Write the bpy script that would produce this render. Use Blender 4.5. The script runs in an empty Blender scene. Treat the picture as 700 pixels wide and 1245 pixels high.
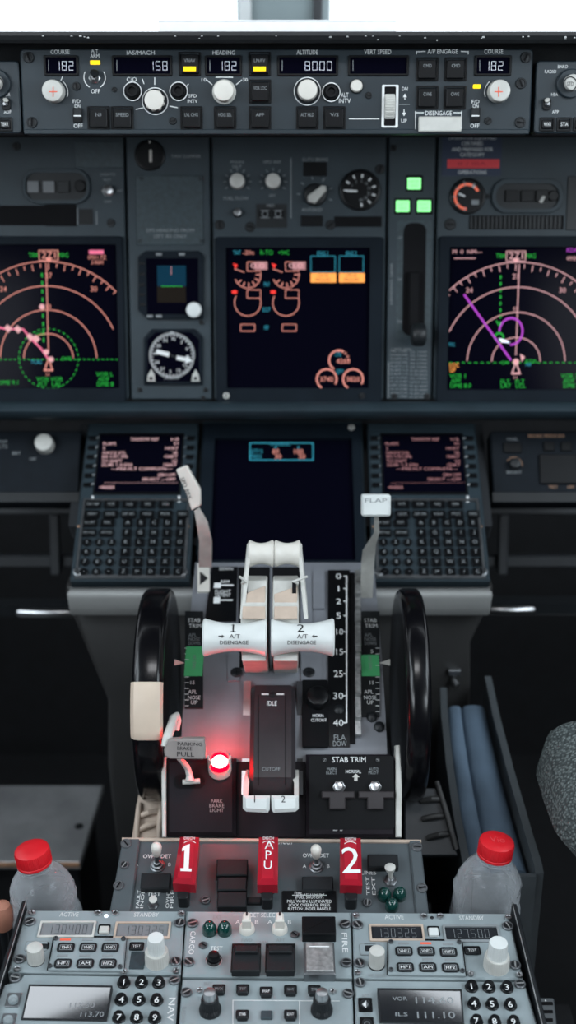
import bpy, math, random
import numpy as np
from mathutils import Matrix, Vector
random.seed(7)
PI = math.pi
W, H, F = 700, 1245, 1458.0          # frame and focal length in pixels (50 mm on a 24 mm wide frame)
TH = math.radians(22.0)
CT, ST = math.cos(TH), math.sin(TH)
CZ = 1.32
S = bpy.context.scene
COL = S.collection

# ------------------------------------------------------------------ camera maths
def P(x, y, d):
    a = (622.5 - y) / F; b = (x - 350.0) / F
    return Vector((d*b, d*(CT + a*ST), CZ + d*(-ST + a*CT)))
def YZ(y, d):
    p = P(350, y, d); return (p.y, p.z)
def ray(x, y):
    return P(x, y, 1.0) - Vector((0, 0, CZ))

class Pl:
    """a panel's plane: origin, U (right), V (up the panel), N (out of the face)"""
    def __init__(s, y0, d0, y1, d1):
        a, b = P(350, y0, d0), P(350, y1, d1)
        s.U = Vector((1, 0, 0)); s.V = (a - b).normalized(); s.N = s.U.cross(s.V)
        s.O = (a + b) / 2
    @staticmethod
    def free(O, U=(1,0,0), V=(0,0,1)):
        p = Pl.__new__(Pl); p.O = Vector(O); p.U = Vector(U).normalized(); p.V = Vector(V).normalized(); p.N = p.U.cross(p.V); return p
    def uv(s, x, y, n=0.0):
        r = ray(x, y); C = Vector((0, 0, CZ))
        t = (s.O + s.N*n - C).dot(s.N) / r.dot(s.N)
        q = C + r*t - s.O
        return q.dot(s.U), q.dot(s.V)
    def sc(s, x, y, n=0.0):
        a = s.uv(x-1, y, n); b = s.uv(x+1, y, n); return (b[0]-a[0]) / 2
    def mat(s):
        m = Matrix.Identity(4)
        for i in range(3):
            m[i][0], m[i][1], m[i][2], m[i][3] = s.U[i], s.V[i], s.N[i], s.O[i]
        return m

# ------------------------------------------------------------------ materials
def mat(name, col, rough=0.5, metal=0.0, spec=0.5, nscale=60, var=0.12, bump=0.0, bscale=None, trans=0.0, ior=1.45, coat=0.0):
    m = bpy.data.materials.new(name); m.use_nodes = True
    nt = m.node_tree; b = nt.nodes['Principled BSDF']
    b.inputs['Roughness'].default_value = rough; b.inputs['Metallic'].default_value = metal
    b.inputs['Specular IOR Level'].default_value = spec; b.inputs['IOR'].default_value = ior
    b.inputs['Transmission Weight'].default_value = trans; b.inputs['Coat Weight'].default_value = coat
    tc = nt.nodes.new('ShaderNodeTexCoord')
    nz = nt.nodes.new('ShaderNodeTexNoise'); nz.inputs['Scale'].default_value = nscale; nz.inputs['Detail'].default_value = 5
    nt.links.new(tc.outputs['Object'], nz.inputs['Vector'])
    rp = nt.nodes.new('ShaderNodeValToRGB')
    rp.color_ramp.elements[0].position = 0.3; rp.color_ramp.elements[1].position = 0.7
    rp.color_ramp.elements[0].color = tuple(c*(1-var) for c in col) + (1,)
    rp.color_ramp.elements[1].color = tuple(min(1, c*(1+var)) for c in col) + (1,)
    nt.links.new(nz.outputs['Fac'], rp.inputs['Fac']); nt.links.new(rp.outputs['Color'], b.inputs['Base Color'])
    if bump:
        n2 = nt.nodes.new('ShaderNodeTexNoise'); n2.inputs['Scale'].default_value = bscale or nscale*12; n2.inputs['Detail'].default_value = 3
        nt.links.new(tc.outputs['Object'], n2.inputs['Vector'])
        bp = nt.nodes.new('ShaderNodeBump'); bp.inputs['Strength'].default_value = bump; bp.inputs['Distance'].default_value = 0.001
        nt.links.new(n2.outputs['Fac'], bp.inputs['Height']); nt.links.new(bp.outputs['Normal'], b.inputs['Normal'])
    return m
def emi(name, col, st):
    m = bpy.data.materials.new(name); m.use_nodes = True
    nt = m.node_tree; b = nt.nodes['Principled BSDF']
    b.inputs['Base Color'].default_value = tuple(min(.3, c*c*0.3) for c in col) + (1,); b.inputs['Roughness'].default_value = 0.4; b.inputs['Specular IOR Level'].default_value = .08
    b.inputs['Emission Color'].default_value = tuple(col) + (1,); b.inputs['Emission Strength'].default_value = st
    return m
M = dict(
    panel=mat('panel grey paint', (.012,.021,.028), .42, bump=.12, nscale=25, bscale=1500),
    radio=mat('radio panel grey paint', (.245,.290,.304), .36, bump=.10, nscale=25, bscale=1500),
    mpanel=mat('instrument board grey paint', (.018,.031,.040), .5, bump=.12, nscale=25, bscale=1500),
    plate=mat('blanking plate paint', (.028,.044,.052), .5, nscale=200, var=.2),
    dark=mat('dark charcoal plastic', (.010,.012,.014), .42, spec=.4, bump=.08),
    black=mat('black plastic', (.0035,.004,.005), .35, spec=.3, bump=.05),
    pit=mat('matt black recess', (.004,.004,.005), .8, spec=.2),
    gloss=mat('glossy black wheel lacquer', (.003,.003,.004), .22, spec=.35, coat=.1),
    screen=mat('black display glass', (.002,.002,.006), .12, spec=.03, var=0),
    lcd=mat('grey liquid crystal window', (.19,.20,.21), .18, var=.05),
    lcdd=mat('dark liquid crystal window', (.022,.024,.028), .12, var=.05),
    lcdink=mat('dark liquid crystal digits', (.012,.013,.02), .4, var=0),
    leather=mat('black glareshield vinyl', (.006,.007,.008), .7, spec=.15, bump=.35, nscale=90, bscale=700),
    cream=mat('ivory plastic', (.62,.60,.55), .38, nscale=40, var=.05),
    white=mat('white lever paint', (.62,.65,.64), .33, nscale=40, var=.05),
    offw=mat('aged white enamel', (.50,.50,.47), .4, nscale=60, var=.12),
    knobg=mat('light grey knob plastic', (.50,.50,.47), .42, nscale=60, var=.1),
    tan=mat('tan painted metal', (.46,.37,.30), .5, nscale=60, var=.12),
    steel=mat('satin steel', (.55,.56,.57), .3, metal=1.0, nscale=80, var=.1),
    dsteel=mat('worn dark steel', (.20,.21,.22), .38, metal=.9, nscale=80, var=.2),
    alu=mat('scuffed aluminium edge', (.45,.46,.46), .4, metal=.8, nscale=200, var=.3),
    scr=mat('screw metal', (.16,.17,.18), .4, metal=.7, nscale=200, var=.2),
    midink=mat('soft white lettering', (.66,.68,.68), .6, var=.05),
    band=mat('beige marker band paint', (.56,.46,.37), .42, nscale=40, var=.06),
    arm=mat('satin grey lever paint', (.33,.33,.31), .42, nscale=60, var=.15),
    taupe=mat('taupe handle plate', (.25,.225,.215), .42, nscale=60, var=.08),
    mirror=mat('reflective instrument glass', (.012,.013,.016), .06, ior=3.3, var=0),
    bezel=mat('teal grey bezel paint', (.006,.010,.015), .55, spec=.1, bump=.1, nscale=25, bscale=1500),
    lit_lip=mat('top lit fairing paint', (.26,.265,.26), .5, bump=.15, nscale=12, bscale=500),  # paler fairing paint: light from above put into the lip's colour
    quad_shaded=mat('shaded quadrant paint', (.011,.009,.012), .5, spec=.15, bump=.1, nscale=25),  # quadrant paint darkened: shade on the rear face put into the colour
    quad=mat('blue grey quadrant paint', (.165,.175,.195), .46, bump=.1, nscale=25, bscale=1500),
    shade=mat('near black panel paint', (.006,.009,.013), .6, spec=.15, bump=.1),
    firep=mat('slate grey fire panel paint', (.066,.080,.088), .42, bump=.1, nscale=25, bscale=1500),
    ink=mat('white engraved lettering', (.72,.74,.74), .6, var=0),
    dimink=mat('worn grey lettering', (.22,.24,.25), .6, var=.1),
    bink=mat('black lettering', (.012,.012,.014), .6, var=0),
    redp=mat('red translucent handle plastic', (.36,.008,.022), .3, nscale=60, var=.1, coat=.3),
    redc=mat('red bottle cap plastic', (.62,.012,.02), .4, nscale=60, var=.05),
    capink=mat('worn pale red script', (.72,.06,.07), .5, var=.05),
    redbar=mat('red placard bar', (.62,.035,.045), .5, var=.05),
    navy=mat('navy blue placard', (.012,.024,.055), .5, var=.05),
    grnlens=mat('dark green lamp lens', (.004,.035,.03), .12, coat=.5),
    green=mat('green trim band paint', (.07,.42,.16), .5, nscale=40, var=.08),
    maroon=mat('dark maroon paint', (.022,.018,.021), .42, nscale=60),
    fair=mat('grey painted fairing', (.028,.028,.028), .5, bump=.2, nscale=12, bscale=500),
    fairk=mat('dark grey pedestal paint', (.024,.027,.031), .5, bump=.1, nscale=20),
    floor=mat('dark floor rubber', (.006,.0065,.008), .7, nscale=30, var=.3, bump=.3),
    shell=mat('dark grey cockpit lining', (.05,.055,.06), .7, nscale=10),
    paper=mat('white paper', (.93,.94,.95), .7, var=.03),
    blue=mat('blue grey book cloth', (.105,.155,.215), .75, nscale=15, var=.2, bump=.4, bscale=900),
    bin=mat('grey document bin plastic', (.068,.078,.085), .45, nscale=30, var=.1, bump=.1),
    heel=mat('worn aluminium heel plate', (.38,.39,.40), .42, metal=.6, nscale=14, var=.25),
    skin=mat('tan pink rubber', (.42,.19,.13), .5, nscale=40),
    orange=mat('worn orange edge', (.36,.20,.12), .5, nscale=40, var=.2),
    guard=mat('brown grey guard plastic', (.030,.026,.028), .45),
    post=mat('grey green window post', (.20,.25,.26), .5, nscale=8),
    sage=mat('dusty sill paint', (.55,.58,.58), .6, nscale=8),
    e_w=emi('white digits', (.82,.88,1.0), 1.5),
    e_pink=emi('pink screen lines', (1.0,.45,.38), .60),
    e_pale=emi('pale pink screen lines', (1.0,.60,.62), .58),
    e_dim=emi('dim pink screen text', (.85,.48,.50), .38),
    e_cdu=emi('pink control screen text', (1.0,.66,.68), .75),
    e_grn=emi('green screen symbols', (.06,.80,.14), .36),
    e_gearl=emi('green gear light', (.30,1.0,.36), 1.5),
    e_cyan=emi('cyan screen text', (.08,.55,.70), .45),
    e_mag=emi('magenta route line', (.62,.10,.75), .7),
    e_pmag=emi('pink route line', (1.0,.25,.42), .7),
    e_org=emi('orange caution block', (1.0,.42,.10), 1.1),
    e_amb=emi('amber lamp', (1.0,.75,.02), 1.25),
    e_red=emi('red screen mark', (1.0,.06,.05), .9),
    e_blue=emi('blue sky half', (.0008,.030,.060), 1.0),
    e_brown=emi('brown ground half', (.012,.009,.006), .8),
    e_gl=emi('orange scale arc', (1.0,.25,.16), .55),
    e_lamp=emi('glowing red lamp dome', (1.0,.0,.0004), 115.0),
    e_core=emi('white hot lamp core', (1.0,.72,.74), 5.0),
    e_lcd=emi('pale lit liquid crystal', (.62,.66,.92), .60),
)
# clear bottle plastic: thin film, clearer face on, whiter at the rim
bm_ = bpy.data.materials.new('clear bottle plastic'); bm_.use_nodes = True
_nt = bm_.node_tree; b_ = _nt.nodes['Principled BSDF']; _o = _nt.nodes['Material Output']
b_.inputs['Base Color'].default_value = (.60,.63,.66,1); b_.inputs['Roughness'].default_value = .10
_t = _nt.nodes.new('ShaderNodeTexCoord'); _n = _nt.nodes.new('ShaderNodeTexNoise'); _n.inputs['Scale'].default_value = 55; _n.inputs['Detail'].default_value = 3
_nt.links.new(_t.outputs['Object'], _n.inputs['Vector'])
_b = _nt.nodes.new('ShaderNodeBump'); _b.inputs['Strength'].default_value = .4; _b.inputs['Distance'].default_value = .006
_nt.links.new(_n.outputs['Fac'], _b.inputs['Height']); _nt.links.new(_b.outputs['Normal'], b_.inputs['Normal'])
_tr = _nt.nodes.new('ShaderNodeBsdfTransparent'); _tr.inputs['Color'].default_value = (.93,.95,.96,1)
_lw = _nt.nodes.new('ShaderNodeLayerWeight'); _lw.inputs['Blend'].default_value = .35
_mr = _nt.nodes.new('ShaderNodeMapRange'); _mr.inputs['To Min'].default_value = .16; _mr.inputs['To Max'].default_value = .75
_nt.links.new(_lw.outputs['Facing'], _mr.inputs['Value'])
_mx = _nt.nodes.new('ShaderNodeMixShader'); _nt.links.new(_mr.outputs['Result'], _mx.inputs['Fac'])
_nt.links.new(_tr.outputs['BSDF'], _mx.inputs[1]); _nt.links.new(b_.outputs['BSDF'], _mx.inputs[2]); _nt.links.new(_mx.outputs['Shader'], _o.inputs['Surface'])
M['pet'] = bm_
# woven seat cover: light holes on a grey green ground
sm_ = bpy.data.materials.new('grey woven seat cover'); sm_.use_nodes = True
_nt = sm_.node_tree; b_ = _nt.nodes['Principled BSDF']; b_.inputs['Roughness'].default_value = .85
_t = _nt.nodes.new('ShaderNodeTexCoord'); _v = _nt.nodes.new('ShaderNodeTexVoronoi'); _v.inputs['Scale'].default_value = 330
_nt.links.new(_t.outputs['Object'], _v.inputs['Vector'])
_r = _nt.nodes.new('ShaderNodeValToRGB'); _r.color_ramp.elements[0].position = .25; _r.color_ramp.elements[1].position = .6
_r.color_ramp.elements[0].color = (.125,.150,.148,1); _r.color_ramp.elements[1].color = (.036,.046,.047,1)
_nt.links.new(_v.outputs['Distance'], _r.inputs['Fac']); _nt.links.new(_r.outputs['Color'], b_.inputs['Base Color'])
_b = _nt.nodes.new('ShaderNodeBump'); _b.inputs['Strength'].default_value = .8; _b.inputs['Distance'].default_value = .003; _b.invert = True
_nt.links.new(_v.outputs['Distance'], _b.inputs['Height']); _nt.links.new(_b.outputs['Normal'], b_.inputs['Normal'])
M['weave'] = sm_

# ------------------------------------------------------------------ text shapes (built in font, turned to faces)
_tc = {}
def glyphs(s):
    if s not in _tc:
        c = bpy.data.curves.new('t', 'FONT'); c.body = s; c.align_x = 'CENTER'; c.align_y = 'CENTER'; c.resolution_u = 2
        c.fill_mode = 'FRONT'; c.extrude = 0
        o = bpy.data.objects.new('t', c); COL.objects.link(o)
        dg = bpy.context.evaluated_depsgraph_get(); dg.update()
        me = bpy.data.meshes.new_from_object(o.evaluated_get(dg))
        vs = [(v.co.x, v.co.y) for v in me.vertices]; fs = [tuple(p.vertices) for p in me.polygons]
        bpy.data.objects.remove(o); bpy.data.curves.remove(c); bpy.data.meshes.remove(me)
        if vs:
            xs = [v[0] for v in vs]; ys = [v[1] for v in vs]
            cx, cy = (min(xs)+max(xs))/2, (min(ys)+max(ys))/2
            vs = [(a-cx, b-cy) for a, b in vs]
            _tc[s] = (vs, fs, max(xs)-min(xs), max(ys)-min(ys))
        else: _tc[s] = ([], [], 1, 1)
    return _tc[s]

def area2(p): return sum(p[i-1][0]*p[i][1] - p[i][0]*p[i-1][1] for i in range(len(p)))
def rrect(u0, v0, u1, v1, r=0, k=5):
    if u0 > u1: u0, u1 = u1, u0
    if v0 > v1: v0, v1 = v1, v0
    r = min(r, (u1-u0)/2.001, (v1-v0)/2.001)
    if r <= 0: return [(u0,v0),(u1,v0),(u1,v1),(u0,v1)]
    out = []
    for cx, cy, a in ((u1-r,v0+r,-PI/2),(u1-r,v1-r,0),(u0+r,v1-r,PI/2),(u0+r,v0+r,PI)):
        for i in range(k+1):
            t = a + PI/2*i/k; out.append((cx + r*math.cos(t), cy + r*math.sin(t)))
    return out
def inset(p, c):
    n = len(p); out = []
    for i in range(n):
        a, b, d = p[i-1], p[i], p[(i+1) % n]
        e1 = (b[0]-a[0], b[1]-a[1]); e2 = (d[0]-b[0], d[1]-b[1])
        l1 = math.hypot(*e1) or 1e-9; l2 = math.hypot(*e2) or 1e-9
        n1 = (-e1[1]/l1, e1[0]/l1); n2 = (-e2[1]/l2, e2[0]/l2)
        k = 1 + n1[0]*n2[0] + n1[1]*n2[1]; k = max(k, .3)
        out.append((b[0] + c*(n1[0]+n2[0])/k, b[1] + c*(n1[1]+n2[1])/k))
    return out

class MB:
    def __init__(s, pl=None):
        s.pl = pl; s.v = []; s.f = []; s.m = []; s.mats = []; s.X = None
    def mi(s, m):
        m = M[m] if isinstance(m, str) else m
        if m not in s.mats: s.mats.append(m)
        return s.mats.index(m)
    def add(s, vs, fs, m):
        b = len(s.v); k = s.mi(m)
        if s.X is not None: vs = [tuple(s.X @ Vector(v)) for v in vs]
        s.v += [tuple(v) for v in vs]; s.f += [tuple(i+b for i in f) for f in fs]; s.m += [k]*len(fs)
        return s
    # metre based
    def prism(s, pts, n0, n1, m, ch=0, back=True):
        if area2(pts) < 0: pts = pts[::-1]
        n = len(pts); rings = [[(a, b, n0) for a, b in pts]]
        if ch:
            rings.append([(a, b, n1-ch) for a, b in pts]); rings.append([(a, b, n1) for a, b in inset(pts, ch)])
        else: rings.append([(a, b, n1) for a, b in pts])
        vs = [v for r in rings for v in r]; fs = []
        for k in range(len(rings)-1):
            for i in range(n):
                j = (i+1) % n; fs.append((k*n+i, k*n+j, (k+1)*n+j, (k+1)*n+i))
        fs.append(tuple((len(rings)-1)*n + i for i in range(n)))
        if back: fs.append(tuple(reversed(range(n))))
        return s.add(vs, fs, m)
    def ringp(s, po, pi, n0, n1, m, nin=None, ch=0):
        if area2(po) < 0: po = po[::-1]
        if area2(pi) < 0: pi = pi[::-1]
        n = len(po); nin = n0 if nin is None else nin
        po2 = inset(po, ch) if ch else po
        vs = [(a,b,n0) for a,b in po] + [(a,b,n1-ch) for a,b in po] + [(a,b,n1) for a,b in po2] + [(a,b,n1) for a,b in pi] + [(a,b,nin) for a,b in pi]
        fs = []
        for k in range(4):
            for i in range(n):
                j = (i+1) % n; fs.append((k*n+i, k*n+j, (k+1)*n+j, (k+1)*n+i))
        return s.add(vs, fs, m)
    def flat(s, pts, n, m):
        if area2(pts) < 0: pts = pts[::-1]
        return s.add([(a,b,n) for a,b in pts], [tuple(range(len(pts)))], m)
    def lathe(s, u, v, prof, m, seg=28, flute=0, fd=0, A=None, lo=0, hi=1e9):
        """profile of (radius, height) along N; A an optional 4x4 placing the axis"""
        vs = []; fs = []; n = len(prof)
        for r, h in prof:
            for i in range(seg):
                t = 2*PI*i/seg; rr = r
                if flute and lo <= h <= hi: rr = r*(1 - fd*(0.5+0.5*math.cos(t*flute)))
                vs.append((u + rr*math.cos(t), v + rr*math.sin(t), h))
        for k in range(n-1):
            for i in range(seg):
                j = (i+1) % seg; fs.append((k*seg+i, k*seg+j, (k+1)*seg+j, (k+1)*seg+i))
        fs.append(tuple(reversed(range(seg)))); fs.append(tuple((n-1)*seg+i for i in range(seg)))
        if A is not None: vs = [tuple(A @ Vector(q)) for q in vs]
        return s.add(vs, fs, m)
    def tube(s, pts, rad, m, seg=10, flat=1.0):
        pts = [Vector(p) for p in pts]; n = len(pts)
        rad = rad if isinstance(rad, (list, tuple)) else [rad]*n
        vs = []; fs = []; up = None
        for i in range(n):
            t = (pts[min(i+1,n-1)] - pts[max(i-1,0)]).normalized()
            if up is None:
                up = Vector((0,0,1)) if abs(t.z) < .9 else Vector((1,0,0))
            b = t.cross(up).normalized(); up = b.cross(t).normalized()
            for k in range(seg):
                a = 2*PI*k/seg; vs.append(tuple(pts[i] + (b*math.cos(a) + up*math.sin(a)*flat)*rad[i]))
        for i in range(n-1):
            for k in range(seg):
                j = (k+1) % seg; fs.append((i*seg+k, i*seg+j, (i+1)*seg+j, (i+1)*seg+k))
        fs.append(tuple(reversed(range(seg)))); fs.append(tuple((n-1)*seg+i for i in range(seg)))
        return s.add(vs, fs, m)
    # pixel based: the photograph's coordinates carried on to the panel's own plane
    def R(s, x0, y0, x1, y1, n=0):
        cx, cy = (x0+x1)/2, (y0+y1)/2
        return s.pl.uv(x0,cy,n)[0], s.pl.uv(cx,y1,n)[1], s.pl.uv(x1,cy,n)[0], s.pl.uv(cx,y0,n)[1]
    def box(s, x0, y0, x1, y1, n0, n1, m, r=0, ch=0):
        return s.prism(rrect(*s.R(x0,y0,x1,y1,n1), r), n0, n1, m, ch)
    def frame(s, o, i, n0, n1, m, r=.003, ri=.002, nin=None, ch=.0006):
        return s.ringp(rrect(*s.R(*o, n1), r), rrect(*s.R(*i, n1), ri), n0, n1, m, nin, ch)
    def rect(s, x0, y0, x1, y1, n, m, r=0):
        return s.flat(rrect(*s.R(x0,y0,x1,y1,n), r), n, m)
    def cyl(s, x, y, rp, n0, n1, m, ch=0, seg=24, at=None, flute=0, fd=0):
        u, v = s.pl.uv(x, y, n1 if at is None else at); r = rp*s.pl.sc(x, y, n1)
        pr = [(r, n0), (r, n1-ch), (r-ch, n1)] if ch else [(r, n0), (r, n1)]
        return s.lathe(u, v, pr, m, seg, flute, fd)
    def prof(s, x, y, pr, m, seg=28, at=0, **k):
        u, v = s.pl.uv(x, y, at); c = s.pl.sc(x, y, at)
        return s.lathe(u, v, [(r*c, h) for r, h in pr], m, seg, **k)
    def disc(s, x, y, rp, n, m, seg=24):
        u, v = s.pl.uv(x, y, n); r = rp*s.pl.sc(x, y, n)
        return s.flat([(u + r*math.cos(2*PI*i/seg), v + r*math.sin(2*PI*i/seg)) for i in range(seg)], n, m)
    def ring(s, x, y, rp, w, n, m, a0=0, a1=360, seg=None, dash=0, ry=None):
        """flat arc, angles clockwise from the panel's up"""
        u, v = s.pl.uv(x, y, n); c = s.pl.sc(x, y, n); seg = seg or max(6, int(abs(a1-a0)/6))
        ky = 1 if ry is None else ry/rp
        for i in range(seg):
            if dash and i % 2: continue
            t0, t1 = (math.radians(a0 + (a1-a0)*q/seg) for q in (i, i+1))
            ro, ri = (rp + w/2)*c, (rp - w/2)*c
            s.flat([(u+r*math.sin(t), v+r*ky*math.cos(t)) for r, t in ((ri,t0),(ri,t1),(ro,t1),(ro,t0))], n, m)
        return s
    def line(s, x0, y0, x1, y1, w, n, m, dash=0):
        a = Vector(s.pl.uv(x0,y0,n)); b = Vector(s.pl.uv(x1,y1,n)); c = s.pl.sc((x0+x1)/2,(y0+y1)/2,n)*w/2
        k = dash or 1
        for i in range(0, 2*k-1 if dash else 1, 2):
            p, q = (a, b) if not dash else (a.lerp(b, i/(2*k-1)), a.lerp(b, (i+1)/(2*k-1)))
            d = (q-p).normalized(); e = Vector((-d.y, d.x))*c
            s.flat([tuple(p+e), tuple(p-e), tuple(q-e), tuple(q+e)], n, m)
        return s
    def poly(s, pts, n, m): return s.flat([s.pl.uv(x,y,n) for x, y in pts], n, m)
    def ppoly(s, pts, n0, n1, m, ch=0): return s.prism([s.pl.uv(x,y,n1) for x, y in pts], n0, n1, m, ch)
    def text(s, x, y, t, h, m='ink', n=.0003, w=None, rot=0):
        vs, fs, gw, gh = glyphs(t)
        if not vs: return s
        u, v = s.pl.uv(x, y, n); c = s.pl.sc(x, y, n)
        gh = glyphs('H')[3]
        if len(t) == 1: w = None
        cy = (s.pl.uv(x, y-2, n)[1] - s.pl.uv(x, y+2, n)[1])/4
        if rot % 180: sx, sy = (w*cy/gw if w else h*c/gh), h*c/gh
        else: sx, sy = (w*c/gw if w else h*cy/gh), h*cy/gh
        cr, sr = math.cos(math.radians(rot)), math.sin(math.radians(rot))
        return s.add([(u + a*sx*cr - b*sy*sr, v + a*sx*sr + b*sy*cr, n) for a, b in vs], fs, m)
    SEG = {'0':'abcdef','1':'bc','2':'abged','3':'abgcd','4':'fgbc','5':'afgcd','6':'afgedc','7':'abc','8':'abcdefg','9':'abcdfg','-':'g'}
    def seg7(s, x, y, t, h, w, m, n, gap=1.35, th=.17):
        """seven segment figures centred on x, y"""
        u, v = s.pl.uv(x, y, n); c = s.pl.sc(x, y, n); cy = (s.pl.uv(x,y-2,n)[1]-s.pl.uv(x,y+2,n)[1])/4
        hh, ww = h*cy/2, w*c/2; k = len(t); T = th*w*c
        for i, chh in enumerate(t):
            u0 = u + (i-(k-1)/2)*w*gap*c
            for q in s.SEG.get(chh, ''):
                a = {'a':(-ww,hh-T,ww,hh),'d':(-ww,-hh,ww,-hh+T),'g':(-ww,-T/2,ww,T/2),'b':(ww-T,0,ww,hh),'c':(ww-T,-hh,ww,0),
                     'f':(-ww,0,-ww+T,hh),'e':(-ww,-hh,-ww+T,0)}[q]
                e = .06*w*c
                s.flat([(u0+a[0]+e,v+a[1]+e),(u0+a[2]-e,v+a[1]+e),(u0+a[2]-e,v+a[3]-e),(u0+a[0]+e,v+a[3]-e)], n + (.00001 if q in 'adg' else 0), m)
        return s
    def build(s, name, parent=None, at=None, ang=38):
        if isinstance(parent, MB):
            for f, k in zip(s.f, s.m): parent.f.append(tuple(i+len(parent.v) for i in f)); parent.m.append(parent.mi(s.mats[k]))
            parent.v += s.v; return parent
        me = bpy.data.meshes.new(name); me.from_pydata(s.v, [], s.f)
        for m in s.mats: me.materials.append(m)
        me.polygons.foreach_set('material_index', s.m)
        me.polygons.foreach_set('use_smooth', [True]*len(s.f))
        me.update(); me.set_sharp_from_angle(angle=math.radians(ang))
        o = bpy.data.objects.new(name, me); COL.objects.link(o)
        if parent is not None: o.parent = parent
        elif at is not None: o.matrix_world = at.mat() if isinstance(at, Pl) else at
        return o

def tag(o, label, cat, group=None, kind=None):
    if label: o['label'] = label
    if cat: o['category'] = cat
    if group: o['group'] = group
    if kind: o['kind'] = kind
    return o
def thing(name, label, cat, pl, group=None):
    o = bpy.data.objects.new(name, None); COL.objects.link(o); o.empty_display_size = .02
    o.matrix_world = pl.mat(); return tag(o, label, cat, group)
def struct(name, mb):
    o = mb.build(name); o['kind'] = 'structure'; return o
def slab(name, c0, c1, m):
    b = MB(); b.prism(rrect(c0[0], c0[1], c1[0], c1[1]), c0[2], c1[2], m); return struct(name, b)
def clone(o, parent=None, loc=None):
    c = o.copy(); COL.objects.link(c)
    if parent is not None: c.parent = parent
    if loc is not None: c.location = loc
    for ch in list(o.children): clone(ch, c)
    return c
# extrusion along world X: (Y, Z) outline; local axes u=Y v=Z n=X
XPL = Pl.free((0,0,0), (0,1,0), (0,0,1))
def xprism(mb, yz, x0, x1, m, ch=0):
    """outline in world (Y,Z) pulled along X into a mesh kept in world axes"""
    pts = list(yz)
    if area2(pts) < 0: pts = pts[::-1]
    b = MB(); b.prism(pts, x0, x1, m, 0)
    if ch:
        b = MB(); n = len(pts); ins = inset(pts, ch)
        rings = [[(a,c,x0) for a,c in ins],[(a,c,x0+ch) for a,c in pts],[(a,c,x1-ch) for a,c in pts],[(a,c,x1) for a,c in ins]]
        vs = [v for r in rings for v in r]; fs = []
        for k in range(3):
            for i in range(n):
                j = (i+1) % n; fs.append((k*n+i, k*n+j, (k+1)*n+j, (k+1)*n+i))
        fs.append(tuple(3*n+i for i in range(n))); fs.append(tuple(reversed(range(n))))
        b.add(vs, fs, m)
    mb.add([(z, x, y) for x, y, z in b.v], b.f, m)
    return mb

# ------------------------------------------------------------------ small hardware shared by the panels
def fastener(pl, par, x, y, r=6, n=0, m='scr', rot=None, name='fastener'):
    b = MB(pl); c = pl.sc(x, y, n); u, v = pl.uv(x, y, n); R_ = r*c
    b.lathe(u, v, [(R_,n),(R_,n+.0012),(R_*.9,n+.0018),(R_*.74,n+.0018),(R_*.70,n+.0010),(R_*.2,n+.0012)], m, 20)
    if m == 'scr': b.flat([(u+R_*.7*math.cos(k*PI/8), v+R_*.7*math.sin(k*PI/8)) for k in range(16)], n+.0015, 'dark')
    t = random.uniform(0, PI) if rot is None else rot
    cx, sx = math.cos(t), math.sin(t); a, w = R_*.72, R_*.13
    b.flat([(u+p*cx-q*sx, v+p*sx+q*cx) for p, q in ((-a,-w),(a,-w),(a,w),(-a,w))], n+.00195, 'alu' if m == 'scr' else 'pit')
    return b.build(name, par)
def toggle(pl, par, x, y, tip, m='steel', r=5, n=0, nut='steel', ball=1.5, name='toggle_switch', L=.016):
    """lever switch: nut at x, y, lever running to the pixel tip at height L"""
    b = MB(pl); u, v = pl.uv(x, y, n); c = pl.sc(x, y, n)
    b.lathe(u, v, [(r*c*1.1,n),(r*c*1.1,n+.0015),(r*c*.95,n+.002),(r*c*.7,n+.005),(r*c*.45,n+.006)], nut, 6 if r > 4 else 16)
    tu, tv = pl.uv(tip[0], tip[1], n+L)
    p0, p1 = Vector((u,v,n+.004)), Vector((tu,tv,n+L))
    rr = r*c
    b.tube([p0, p0.lerp(p1,.45), p0.lerp(p1,.75), p0.lerp(p1,.93), p1], [rr*.34, rr*.42, rr*.5*ball, rr*.55*ball, rr*.25*ball], m, 14)
    return b.build(name, par)
# ================================================================== the cockpit shell
FZ = 0.0
slab('floor', (-1.15,-1.2,-.06), (1.15,2.05,0.0), 'floor')
slab('ceiling', (-1.15,-1.2,2.02), (1.15,1.22,2.06), 'shell')
slab('wall_left', (-1.20,-1.2,0.0), (-1.15,2.05,1.16), 'shell')
slab('wall_right', (1.15,-1.2,0.0), (1.20,2.05,1.16), 'shell')
slab('wall_back', (-1.15,-1.25,0.0), (1.15,-1.2,2.02), 'shell')
slab('wall_front', (-1.15,2.0,0.0), (1.15,2.05,1.25), 'floor')
for k, x in enumerate((-1.175, 1.175)):
    b = MB()
    for y in (-.55, .55): b.prism(rrect(x-.025, y-.07, x+.025, y+.07, .01), 1.16, 2.02, 'shell')
    struct('window_%d' % (k+1), b)
# windscreen frame: centre post, with the bright sill under it
b = MB(Pl.free((0,0,0),(1,0,0),(0,1,0)))
pp = P(293,12,1.93), P(397,12,1.93)
x0, x1 = pp[0].x, pp[1].x
b.prism(rrect(x0, 1.90, x1, 2.0, .02), 1.300, 2.02, 'post')
b.prism(rrect(x0+.005, 1.885, x0+.022, 1.905, .004), 1.300, 2.02, 'sage')
b.prism(rrect(x1-.026, 1.885, x1-.012, 1.905, .004), 1.300, 2.02, 'fairk')
b.prism(rrect(-1.15, 1.88, 1.15, 2.05, .01), 1.25, 1.300, 'sage')
struct('window_3', b)
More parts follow.
